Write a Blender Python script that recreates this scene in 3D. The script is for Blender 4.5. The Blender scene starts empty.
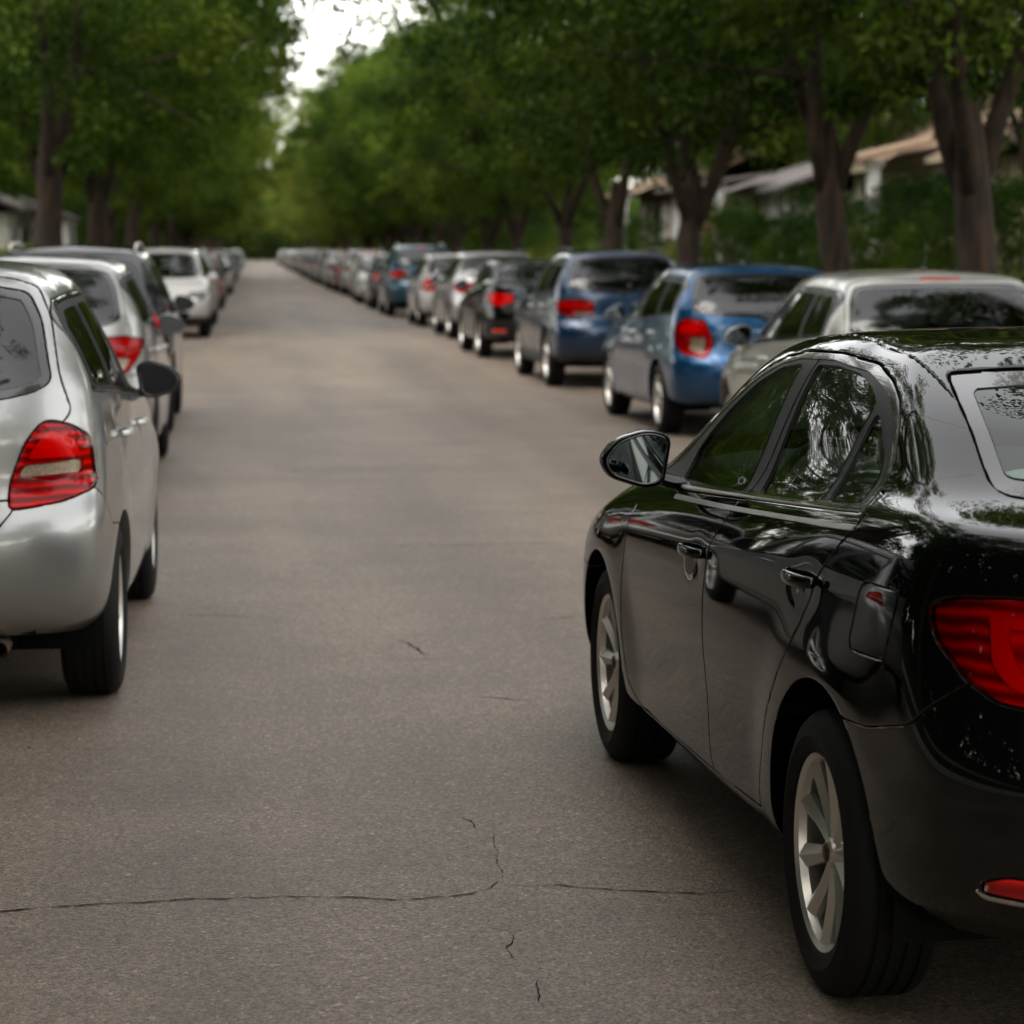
import bpy, bmesh, math, random
import numpy as np
from mathutils import Vector, Matrix

random.seed(7)
sc = bpy.context.scene
col = sc.collection

# ------------------------------------------------------------------ helpers: objects
def link(name, me, mats=(), parent=None):
    o = bpy.data.objects.new(name, me)
    col.objects.link(o)
    if me is not None and mats:
        for m in mats:
            me.materials.append(m)
    if parent is not None:
        o.parent = parent
    return o

def tag(o, label=None, cat=None, group=None, kind=None):
    if label: o['label'] = label
    if cat: o['category'] = cat
    if group: o['group'] = group
    if kind: o['kind'] = kind
    return o

def empty(name, loc=(0, 0, 0), rz=0.0):
    o = bpy.data.objects.new(name, None)
    o.empty_display_size = 0.3
    col.objects.link(o)
    o.location = loc
    o.rotation_euler = (0, 0, rz)
    return o

def mesh_from(name, verts, faces, smooth=True, fmat=None):
    me = bpy.data.meshes.new(name)
    me.from_pydata([tuple(v) for v in verts], [], [tuple(f) for f in faces])
    if fmat is not None:
        me.polygons.foreach_set('material_index', np.asarray(fmat, dtype=np.int32))
    if smooth:
        me.polygons.foreach_set('use_smooth', np.ones(len(me.polygons), dtype=bool))
    me.update()
    return me

class MB:
    """collects simple shapes into one mesh"""
    def __init__(s):
        s.v = []; s.f = []; s.m = []
    def add(s, verts, faces, m=0):
        b = len(s.v)
        s.v.extend([tuple(float(c) for c in p) for p in verts])
        s.f.extend([tuple(b + i for i in f) for f in faces])
        s.m.extend([m] * len(faces))
    def box(s, c, d, m=0, rz=0.0):
        x, y, z = d[0] / 2, d[1] / 2, d[2] / 2
        cr, sr = math.cos(rz), math.sin(rz)
        vs = []
        for dz in (-z, z):
            for dx, dy in ((-x, -y), (x, -y), (x, y), (-x, y)):
                vs.append((c[0] + dx * cr - dy * sr, c[1] + dx * sr + dy * cr, c[2] + dz))
        s.add(vs, [(3, 2, 1, 0), (4, 5, 6, 7), (0, 1, 5, 4), (1, 2, 6, 5), (2, 3, 7, 6), (3, 0, 4, 7)], m)
    def tube(s, pts, rad, n=8, m=0, cap=True):
        pts = [Vector(p) for p in pts]
        if not hasattr(rad, '__len__'): rad = [rad] * len(pts)
        rings = []
        up = Vector((0.31, 0.17, 0.93))
        prev = None
        for i, p in enumerate(pts):
            t = (pts[min(i + 1, len(pts) - 1)] - pts[max(i - 1, 0)]).normalized()
            if prev is None:
                a = t.cross(up).normalized() if abs(t.dot(up)) < .95 else t.cross(Vector((1, 0, 0))).normalized()
            else:
                a = (prev - t * prev.dot(t)).normalized()
            prev = a
            b = t.cross(a)
            rings.append([p + (a * math.cos(2 * math.pi * k / n) + b * math.sin(2 * math.pi * k / n)) * rad[i] for k in range(n)])
        vs = [v for r in rings for v in r]
        fs = []
        for i in range(len(rings) - 1):
            for k in range(n):
                k2 = (k + 1) % n
                fs.append((i * n + k, i * n + k2, (i + 1) * n + k2, (i + 1) * n + k))
        if cap:
            fs.append(tuple(reversed(range(n))))
            fs.append(tuple((len(rings) - 1) * n + k for k in range(n)))
        s.add(vs, fs, m)
    def loft(s, rings, m=0, cap=True):
        n = len(rings[0])
        vs = [v for r in rings for v in r]
        fs = []
        for i in range(len(rings) - 1):
            for k in range(n):
                k2 = (k + 1) % n
                fs.append((i * n + k, i * n + k2, (i + 1) * n + k2, (i + 1) * n + k))
        if cap:
            fs.append(tuple(reversed(range(n))))
            fs.append(tuple((len(rings) - 1) * n + k for k in range(n)))
        s.add(vs, fs, m)
    def lathe(s, prof, n=48, m=0, closed=False, axis='y', c=(0, 0, 0)):
        # prof: (radius, offset along axis)
        rings = []
        for k in range(n):
            a = 2 * math.pi * k / n
            ca, sa = math.cos(a), math.sin(a)
            for r, h in prof:
                p = (r * ca, h, r * sa) if axis == 'y' else (r * ca, r * sa, h)
                rings.append((p[0] + c[0], p[1] + c[1], p[2] + c[2]))
        L = len(prof)
        fs = []
        for k in range(n):
            k2 = (k + 1) % n
            for i in range(L - 1 + (1 if closed else 0)):
                j = (i + 1) % L
                fs.append((k * L + i, k * L + j, k2 * L + j, k2 * L + i))
        s.add(rings, fs, m)
    def build(s, name, mats, parent=None, smooth=True, angle=None):
        me = mesh_from(name, s.v, s.f, smooth, s.m)
        if smooth and angle:
            me.set_sharp_from_angle(angle=math.radians(angle))
        if not isinstance(mats, (list, tuple)): mats = [mats]
        return link(name, me, mats, parent)

def copy_tree(o, parent=None):
    c = o.copy()
    col.objects.link(c)
    if parent is not None:
        c.parent = parent
    for ch in list(o.children):
        copy_tree(ch, c)
    return c

# ------------------------------------------------------------------ helpers: materials
def new_mat(name):
    m = bpy.data.materials.new(name)
    m.use_nodes = True
    nt = m.node_tree
    b = nt.nodes['Principled BSDF']
    return m, nt, b

def pbr(name, colr, rough=0.5, metal=0.0, coat=0.0, spec=0.5, noise=None, bump=None, coat_rough=0.03):
    m, nt, b = new_mat(name)
    b.inputs['Base Color'].default_value = (*colr, 1)
    b.inputs['Roughness'].default_value = rough
    b.inputs['Metallic'].default_value = metal
    b.inputs['Coat Weight'].default_value = coat
    b.inputs['Coat Roughness'].default_value = coat_rough
    b.inputs['Specular IOR Level'].default_value = spec
    L = nt.links
    if noise or bump:
        tc = nt.nodes.new('ShaderNodeTexCoord')
    if noise:
        sc_, amt = noise
        n = nt.nodes.new('ShaderNodeTexNoise'); n.inputs['Scale'].default_value = sc_; n.inputs['Detail'].default_value = 6
        L.new(tc.outputs['Object'], n.inputs['Vector'])
        r = nt.nodes.new('ShaderNodeMapRange')
        r.inputs['From Min'].default_value = .3; r.inputs['From Max'].default_value = .7
        r.inputs['To Min'].default_value = 1 - amt; r.inputs['To Max'].default_value = 1 + amt
        L.new(n.outputs['Fac'], r.inputs['Value'])
        mx = nt.nodes.new('ShaderNodeVectorMath'); mx.operation = 'SCALE'
        mx.inputs[0].default_value = colr
        L.new(r.outputs['Result'], mx.inputs['Scale'])
        L.new(mx.outputs['Vector'], b.inputs['Base Color'])
    if bump:
        sc_, st, dist = bump
        n = nt.nodes.new('ShaderNodeTexNoise'); n.inputs['Scale'].default_value = sc_; n.inputs['Detail'].default_value = 5
        L.new(tc.outputs['Object'], n.inputs['Vector'])
        bp = nt.nodes.new('ShaderNodeBump'); bp.inputs['Strength'].default_value = st; bp.inputs['Distance'].default_value = dist
        L.new(n.outputs['Fac'], bp.inputs['Height'])
        L.new(bp.outputs['Normal'], b.inputs['Normal'])
    return m

def paint(name, colr, metal=0.0, rough=0.35, flake=0.0, dust=0.05):
    """car paint: clear coat over colour, fine flakes, a film of road dust low down"""
    m, nt, b = new_mat(name)
    L = nt.links
    b.inputs['Roughness'].default_value = rough
    b.inputs['Metallic'].default_value = metal
    b.inputs['Coat Weight'].default_value = 1.0
    b.inputs['Coat Roughness'].default_value = 0.025
    b.inputs['Coat IOR'].default_value = 1.5
    b.inputs['Specular IOR Level'].default_value = 0.0 if metal == 0 else .3
    tc = nt.nodes.new('ShaderNodeTexCoord')
    v = nt.nodes.new('ShaderNodeTexVoronoi'); v.inputs['Scale'].default_value = 900
    L.new(tc.outputs['Object'], v.inputs['Vector'])
    r = nt.nodes.new('ShaderNodeMapRange')
    r.inputs['To Min'].default_value = 1 - flake; r.inputs['To Max'].default_value = 1 + flake
    sp = nt.nodes.new('ShaderNodeSeparateColor')
    L.new(v.outputs['Color'], sp.inputs['Color'])
    L.new(sp.outputs['Red'], r.inputs['Value'])
    mx = nt.nodes.new('ShaderNodeVectorMath'); mx.operation = 'SCALE'; mx.inputs[0].default_value = colr
    L.new(r.outputs['Result'], mx.inputs['Scale'])
    # dust: noise * height falloff (object z)
    n = nt.nodes.new('ShaderNodeTexNoise'); n.inputs['Scale'].default_value = 3.5; n.inputs['Detail'].default_value = 8; n.inputs['Roughness'].default_value = .7
    L.new(tc.outputs['Object'], n.inputs['Vector'])
    sx = nt.nodes.new('ShaderNodeSeparateXYZ'); L.new(tc.outputs['Object'], sx.inputs['Vector'])
    zr = nt.nodes.new('ShaderNodeMapRange'); zr.inputs['From Min'].default_value = .25; zr.inputs['From Max'].default_value = .75
    zr.inputs['To Min'].default_value = 1.0; zr.inputs['To Max'].default_value = .12
    L.new(sx.outputs['Z'], zr.inputs['Value'])
    mm = nt.nodes.new('ShaderNodeMath'); mm.operation = 'MULTIPLY'
    L.new(n.outputs['Fac'], mm.inputs[0]); L.new(zr.outputs['Result'], mm.inputs[1])
    m2 = nt.nodes.new('ShaderNodeMath'); m2.operation = 'MULTIPLY'; m2.inputs[1].default_value = dust * 2
    L.new(mm.outputs['Value'], m2.inputs[0])
    mix = nt.nodes.new('ShaderNodeMix'); mix.data_type = 'RGBA'
    L.new(m2.outputs['Value'], mix.inputs['Factor'])
    L.new(mx.outputs['Vector'], mix.inputs['A']); mix.inputs['B'].default_value = (.13, .11, .09, 1)
    L.new(mix.outputs['Result'], b.inputs['Base Color'])
    cr = nt.nodes.new('ShaderNodeMath'); cr.operation = 'MULTIPLY_ADD'; cr.inputs[1].default_value = .5; cr.inputs[2].default_value = .03
    L.new(m2.outputs['Value'], cr.inputs[0]); L.new(cr.outputs['Value'], b.inputs['Coat Roughness'])
    return m

def glass(name, tint=(.45, .52, .48), ior=1.52, rough=0.0, boost=1.0):
    m = bpy.data.materials.new(name); m.use_nodes = True
    nt = m.node_tree; nt.nodes.clear()
    out = nt.nodes.new('ShaderNodeOutputMaterial')
    tr = nt.nodes.new('ShaderNodeBsdfTransparent'); tr.inputs['Color'].default_value = (*tint, 1)
    gl = nt.nodes.new('ShaderNodeBsdfGlossy'); gl.inputs['Roughness'].default_value = rough
    fr = nt.nodes.new('ShaderNodeFresnel'); fr.inputs['IOR'].default_value = ior
    mu = nt.nodes.new('ShaderNodeMath'); mu.operation = 'MULTIPLY'; mu.inputs[1].default_value = boost; mu.use_clamp = True
    mx = nt.nodes.new('ShaderNodeMixShader')
    nt.links.new(fr.outputs['Fac'], mu.inputs[0]); nt.links.new(mu.outputs['Value'], mx.inputs['Fac'])
    nt.links.new(tr.outputs['BSDF'], mx.inputs[1]); nt.links.new(gl.outputs['BSDF'], mx.inputs[2])
    nt.links.new(mx.outputs['Shader'], out.inputs['Surface'])
    return m

M = {}
M['rubber'] = pbr('tyre_rubber', (.0055, .0055, .0052), .7, spec=.22, bump=(60, .2, .002))
M['alloy'] = pbr('alloy', (.74, .71, .66), .34, metal=.85)
M['alloy_dark'] = pbr('alloy_dark', (.025, .024, .022), .5, metal=.6)
M['well'] = pbr('wheel_well', (.006, .006, .006), .9, spec=.1)
M['gap'] = pbr('panel_gap', (.004, .004, .004), .9, spec=.1)
M['seal'] = pbr('window_seal', (.008, .008, .008), .5)
M['gloss_black'] = pbr('gloss_black', (.006, .006, .006), .18, coat=.6)
M['black_plastic'] = pbr('black_plastic', (.018, .018, .018), .5, bump=(300, .1, .001))
M['chrome'] = pbr('chrome', (.75, .74, .72), .12, metal=1)
M['satin'] = pbr('satin_strip', (.62, .61, .58), .38, metal=.6)
M['mirror'] = pbr('mirror_glass', (.085, .10, .105), .01, metal=1)
M['seat'] = pbr('seat_cloth', (.045, .05, .047), .9, noise=(30, .2))
M['seat_light'] = pbr('seat_cloth_light', (.50, .54, .50), .9, noise=(30, .15))
M['trim_dark'] = pbr('cabin_trim', (.012, .013, .013), .8)
M['trim_grey'] = pbr('cabin_trim_grey', (.11, .12, .115), .8)
M['glass_dark'] = glass('window_glass', (.36, .46, .40), 1.55, boost=1.25)
M['glass_hero'] = glass('side_glass', (.62, .74, .66), 1.52, boost=1.1)
M['glass_clear'] = glass('windscreen_glass', (.55, .62, .58), 1.55, boost=1.3)
M['lens_red'] = glass('red_lens', (1.0, .13, .10), 1.33)
M['lens_clear'] = glass('clear_lens', (.92, .92, .9), 1.5)
M['red_bright'] = pbr('lamp_red_bright', (.95, .020, .012), .3)
M['red_mid'] = pbr('lamp_red', (.70, .012, .009), .3, noise=(22, .35))
M['red_dark'] = pbr('lamp_red_dark', (.55, .009, .008), .3, noise=(18, .4))
def lamp_ribs(m, scale=55.0, lo=.35):
    # moulded ribs of a lamp reflector: bands across the height, shallow relief
    nt = m.node_tree; b = nt.nodes['Principled BSDF']; L = nt.links
    tc = nt.nodes.new('ShaderNodeTexCoord')
    wv = nt.nodes.new('ShaderNodeTexWave'); wv.bands_direction = 'Z'; wv.inputs['Scale'].default_value = scale * .16; wv.inputs['Distortion'].default_value = 2.5; wv.inputs['Detail'].default_value = 1
    L.new(tc.outputs['Object'], wv.inputs['Vector'])
    r = nt.nodes.new('ShaderNodeMapRange'); r.inputs['To Min'].default_value = lo; r.inputs['To Max'].default_value = 1.1
    L.new(wv.outputs['Fac'], r.inputs['Value'])
    s = nt.nodes.new('ShaderNodeVectorMath'); s.operation = 'SCALE'; s.inputs[0].default_value = b.inputs['Base Color'].default_value[:3]
    L.new(r.outputs['Result'], s.inputs['Scale']); L.new(s.outputs['Vector'], b.inputs['Base Color'])
    bp = nt.nodes.new('ShaderNodeBump'); bp.inputs['Strength'].default_value = .8; bp.inputs['Distance'].default_value = .01
    L.new(wv.outputs['Fac'], bp.inputs['Height']); L.new(bp.outputs['Normal'], b.inputs['Normal'])
M['red_dark'] = pbr('lamp_red_dark', (.85, .012, .010), .25); lamp_ribs(M['red_dark'], 60, .22)
M['red_mid'] = pbr('lamp_red', (.88, .014, .010), .25); lamp_ribs(M['red_mid'], 34, .4)
M['mirror_dark'] = pbr('mirror_glass_dark', (.02, .022, .024), .1, metal=1)
M['lamp_white'] = pbr('lamp_white', (.74, .58, .42), .3, noise=(90, .3))
M['lamp_silver'] = pbr('lamp_reflector', (.8, .8, .78), .2, metal=.9)
M['exhaust'] = pbr('exhaust_steel', (.32, .25, .18), .4, metal=.7)
M['plate'] = pbr('blank_plate', (.55, .54, .5), .4)

# ------------------------------------------------------------------ car shell
def poly_sdf(poly, u, v):
    P = np.asarray(poly, float); Q = np.roll(P, -1, 0)
    d2 = np.full(u.shape, 1e9); inside = np.zeros(u.shape, bool)
    for (ax, ay), (bx, by) in zip(P, Q):
        ex, ey = bx - ax, by - ay
        l2 = ex * ex + ey * ey + 1e-12
        t = np.clip(((u - ax) * ex + (v - ay) * ey) / l2, 0, 1)
        dx, dy = u - ax - t * ex, v - ay - t * ey
        d2 = np.minimum(d2, dx * dx + dy * dy)
        c = (ay > v) != (by > v)
        if ay != by:
            xin = ax + (v - ay) / (by - ay) * ex
            inside ^= c & (u < xin)
    d = np.sqrt(d2)
    return np.where(inside, -d, d)

def rnd(pts, r=.03, n=4):
    """round the corners of a polygon; a point may carry its own radius"""
    P = [np.array(p[:2], float) for p in pts]
    R = [p[2] if len(p) > 2 else r for p in pts]
    out = []
    N = len(P)
    for i in range(N):
        a, b, c = P[i - 1], P[i], P[(i + 1) % N]
        la, lc = np.linalg.norm(a - b), np.linalg.norm(c - b)
        k = min(R[i], la * .45, lc * .45)
        if k < 1e-4:
            out.append(tuple(b)); continue
        p0 = b + (a - b) / la * k; p2 = b + (c - b) / lc * k
        for j in range(n + 1):
            t = j / n
            out.append(tuple((1 - t) ** 2 * p0 + 2 * t * (1 - t) * b + t * t * p2))
    return out

class Shell:
    K = 14
    def __init__(s, V, N, F):
        s.V = V; s.N = N; s.D = np.zeros_like(V); s.T = np.zeros_like(N)
        s.lip = np.zeros(len(V), bool)
        s.F = np.full((len(F), s.K), -1, np.int64); s.F[:, :4] = F
        s.tag = np.zeros(len(F), np.int32)
        s.names = ['body']
    def tid(s, name):
        if name not in s.names: s.names.append(name)
        return s.names.index(name)
    def sel(s, on):
        ids = [s.tid(n) for n in on]
        return np.isin(s.tag, ids)
    def cut(s, f, selmask):
        f = np.where(np.abs(f) < 2e-5, 2e-5, f)
        pos = f > 0
        idx = np.where(selmask)[0]
        FF = s.F[idx]; val = FF >= 0
        pv = pos[np.maximum(FF, 0)]
        cr = ((pv & val).any(1)) & ((~pv & val).any(1))
        cache = {}; nv = []; newF = []; newT = []
        base = len(s.V)
        for fi in idx[cr]:
            poly = [int(i) for i in s.F[fi] if i >= 0]
            pp, nn = [], []
            L = len(poly)
            for k in range(L):
                a, b = poly[k], poly[(k + 1) % L]
                (pp if pos[a] else nn).append(a)
                if pos[a] != pos[b]:
                    key = (a, b) if a < b else (b, a)
                    if key not in cache:
                        cache[key] = base + len(nv)
                        t = f[key[0]] / (f[key[0]] - f[key[1]])
                        nv.append((key[0], key[1], t))
                    pp.append(cache[key]); nn.append(cache[key])
            if len(pp) > s.K or len(nn) > s.K or len(pp) < 3 or len(nn) < 3:
                continue
            s.F[fi] = -1; s.F[fi, :len(pp)] = pp
            row = np.full(s.K, -1, np.int64); row[:len(nn)] = nn
            newF.append(row); newT.append(s.tag[fi])
        if nv:
            A = np.array([x[0] for x in nv]); B = np.array([x[1] for x in nv]); t = np.array([x[2] for x in nv])[:, None]
            s.V = np.vstack([s.V, s.V[A] * (1 - t) + s.V[B] * t])
            n = s.N[A] * (1 - t) + s.N[B] * t
            s.N = np.vstack([s.N, n / np.linalg.norm(n, axis=1)[:, None]])
            s.D = np.vstack([s.D, s.D[A] * (1 - t) + s.D[B] * t])
            s.T = np.vstack([s.T, s.T[A] * (1 - t) + s.T[B] * t])
            s.lip = np.concatenate([s.lip, s.lip[A] & s.lip[B]])
            s.F = np.vstack([s.F, np.array(newF)]) if newF else s.F
            s.tag = np.concatenate([s.tag, np.array(newT, np.int32)]) if newT else s.tag
        return np.arange(base, base + len(nv))
    def fmean(s, f):
        val = s.F >= 0
        return np.where(val, f[np.maximum(s.F, 0)], 0).sum(1) / val.sum(1)
    def region(s, fn, new, on):
        s.cut(fn(s.V), s.sel(on))
        m = s.sel(on) & (s.fmean(fn(s.V)) < 0)
        s.tag[m] = s.tid(new)
        return m.sum()
    def grad(s, fn, ids):
        e = 1e-3
        P = s.V[ids]; g = np.zeros_like(P)
        for a in range(3):
            d = np.zeros(3); d[a] = e
            g[:, a] = (fn(P + d) - fn(P - d)) / (2 * e)
        n = s.N[ids]
        g -= n * (g * n).sum(1)[:, None]
        L = np.linalg.norm(g, axis=1)[:, None]
        return g / np.maximum(L, 1e-6)
    def panel(s, fn, new, on, w=.0022, bev=.004, gap='gap'):
        for off, sg in ((w + bev, 0), (-w - bev, 0), (w, -1), (-w, 1)):
            ids = s.cut(fn(s.V) - off, s.sel(on))
            if sg and len(ids):
                g = s.grad(fn, ids)
                s.T[ids] += g * sg * .9
                s.D[ids] -= s.N[ids] * bev * .6
        f = s.fmean(fn(s.V))
        sl = s.sel(on)
        s.tag[sl & (f < -w)] = s.tid(new)
        s.tag[sl & (np.abs(f) <= w)] = s.tid(gap)
    def edge_round(s, fn, on, bev=.006, sgn=1):
        """roll the shading at the rim of a region already cut at fn = 0"""
        ids = np.where(np.abs(fn(s.V)) < 4e-5)[0]
        if len(ids):
            s.T[ids] += s.grad(fn, ids) * sgn * .8
    def extract(s, names, push=0.0, wall=.014, wallmat=1, side=None, shift=None, bulge=None):
        """-> verts, faces, mat index, normals for the faces of the tags; side None mirrors both halves into one mesh"""
        m = s.sel(names)
        F = s.F[m]
        if len(F) == 0: return None
        polys = [[int(i) for i in r if i >= 0] for r in F]
        used = sorted({i for p in polys for i in p})
        mp = {g: k for k, g in enumerate(used)}
        ug = np.array(used)
        n = s.N[ug] + s.T[ug]; n /= np.linalg.norm(n, axis=1)[:, None]
        X = s.V[ug] + s.D[ug] + s.N[ug] * push
        faces = [[mp[i] for i in p] for p in polys]; fm = [0] * len(faces)
        if wall:
            cnt = {}
            for p in polys:
                for a, b in zip(p, p[1:] + p[:1]):
                    k = (a, b) if a < b else (b, a)
                    cnt[k] = cnt.get(k, 0) + 1
            X = list(X); n = list(n)
            wv = {}
            def wvert(i):
                if i not in wv:
                    g = s.V[i] + s.D[i]
                    if push > 0 or push < 0: q = g - s.N[i] * (.004 if push > 0 else 0.0)
                    else: q = g - s.N[i] * wall
                    if s.lip[i]: q = g + np.array([0, -.075, 0])
                    tt = s.T[i] if np.linalg.norm(s.T[i]) > .1 else s.N[i]
                    nn = tt / np.linalg.norm(tt)
                    X.append(X[mp[i]].copy()); n.append(nn); X.append(q); n.append(nn)
                    wv[i] = (len(X) - 2, len(X) - 1)
                return wv[i]
            for p in polys:
                for a, b in zip(p, p[1:] + p[:1]):
                    k = (a, b) if a < b else (b, a)
                    if cnt[k] != 1: continue
                    if abs(s.V[a][1]) < 1e-5 and abs(s.V[b][1]) < 1e-5: continue
                    a0, a1 = wvert(a); b0, b1 = wvert(b)
                    faces.append([b0, a0, a1, b1]); fm.append(0 if (s.lip[a] and s.lip[b]) else wallmat)
            X = np.array(X); n = np.array(n)
        if side == 1:
            return X, faces, fm, n
        X2 = X * np.array([1, -1, 1]); n2 = n * np.array([1, -1, 1])
        if side == -1:
            return X2, [f[::-1] for f in faces], fm, n2
        on_axis = np.abs(X[:, 1]) < 1e-5
        mp2 = np.where(on_axis, np.arange(len(X)), np.arange(len(X)) + len(X))
        n = n.copy(); n[on_axis, 1] = 0; n /= np.linalg.norm(n, axis=1)[:, None]
        XX = np.vstack([X, X2]); nn = np.vstack([n, n2])
        ff = faces + [[int(mp2[i]) for i in f[::-1]] for f in faces]
        return XX, ff, fm + fm, nn

def shell_mesh(name, data):
    X, F, fm, n = data
    me = bpy.data.meshes.new(name)
    me.from_pydata(X.tolist(), [], F)
    me.polygons.foreach_set('material_index', np.array(fm, np.int32))
    me.polygons.foreach_set('use_smooth', np.ones(len(F), bool))
    me.update()
    # drop loose duplicates is unnecessary; shading normals come from the smooth, uncut surface
    me.normals_split_custom_set_from_vertices([tuple(x) for x in n])
    return me

PHI = [0, 5, 16, 31, 47, 62, 76]
NSIDE = 10
def ring(xr, xf, w, zs, ar=.6, nr=4., af=.7, nf=3.6, wr=.96, wf=.93, cam=0.0):
    zx = np.array(sorted(zs)); out = []
    def z(x): return float(np.mean([np.interp(x + d, zx[:, 0], zx[:, 1]) for d in np.linspace(-.3, .3, 13)]))
    for p in PHI:
        p = math.radians(p)
        y = w * wr * math.sin(p) ** (2 / nr) if p else 0
        x = xr + ar * (1 - math.cos(p) ** (2 / nr))
        out.append((x, y, z(x)))
    for k in range(NSIDE):
        t = k / (NSIDE - 1)
        x = (xr + ar) * (1 - t) + (xf - af) * t
        ww = w * (1 - (1 - wr) * max(0, (.5 - t) * 2) ** 2 - (1 - wf) * max(0, (t - .5) * 2) ** 2)
        out.append((x, ww, z(x)))
    for p in reversed(PHI):
        p = math.radians(p)
        y = w * wf * math.sin(p) ** (2 / nf) if p else 0
        x = xf - af * (1 - math.cos(p) ** (2 / nf))
        out.append((x, y, z(x)))
    a = np.array(out)
    if cam: a[:, 2] += cam * (1 - (a[:, 1] / w) ** 2)
    return a

def spline_shell(rings, ns, nt, disp=None, iters=2):
    Q = np.array(rings)                      # T,S,3
    Q = np.transpose(Q, (1, 0, 2))           # S,T,3
    mir = np.array([1, -1, 1.])
    def ext(P):
        P = np.concatenate([P[1:2] * mir, P, P[-2:-1] * mir], 0)
        P = np.concatenate([2 * P[:, :1] - P[:, 1:2], P, P[:, -2:-1] * mir], 1)
        return P
    P = Q.copy()
    for _ in range(iters):
        E = ext(P)
        A = (E[:-2] + 4 * E[1:-1] + E[2:]) / 6
        A = (A[:, :-2] + 4 * A[:, 1:-1] + A[:, 2:]) / 6
        P = P + (Q - A)
        P[0, :, 1] = 0; P[-1, :, 1] = 0; P[:, -1, 1] = 0
    E = ext(P)
    def basis(n, sub):
        m = (n - 1) * sub + 1
        B = np.zeros((m, n + 2))
        for i in range(m):
            k = min(i // sub, n - 2); t = i / sub - k
            B[i, k:k + 4] = [(1 - t) ** 3 / 6, (3 * t ** 3 - 6 * t ** 2 + 4) / 6, (-3 * t ** 3 + 3 * t ** 2 + 3 * t + 1) / 6, t ** 3 / 6]
        return B
    S, T = P.shape[:2]
    Bs, Bt = basis(S, ns), basis(T, nt)
    G = np.einsum('is,std,jt->ijd', Bs, E, Bt)
    if disp: G = disp(G)
    # normals by central differences with mirrored ends
    Gx = np.concatenate([G[1:2] * mir, G, G[-2:-1] * mir], 0)
    Gx = np.concatenate([2 * Gx[:, :1] - Gx[:, 1:2], Gx, Gx[:, -2:-1] * mir], 1)
    du = Gx[2:, 1:-1] - Gx[:-2, 1:-1]; dv = Gx[1:-1, 2:] - Gx[1:-1, :-2]
    N = np.cross(du, dv)
    L = np.linalg.norm(N, axis=2, keepdims=True)
    N = np.where(L > 1e-12, N / np.maximum(L, 1e-12), np.array([0, 0, 1.]))
    # orientation: outward on the side
    if N[G.shape[0] // 2, G.shape[1] // 3, 1] < 0: N = -N; flip = True
    else: flip = False
    nu, nv = G.shape[:2]
    I = np.arange(nu * nv).reshape(nu, nv)
    F = np.stack([I[:-1, :-1], I[1:, :-1], I[1:, 1:], I[:-1, 1:]], -1).reshape(-1, 4)
    if flip: F = F[:, ::-1]
    G[0, :, 1] = 0; G[-1, :, 1] = 0; G[:, -1, 1] = 0
    return Shell(G.reshape(-1, 3), N.reshape(-1, 3), F)
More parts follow.
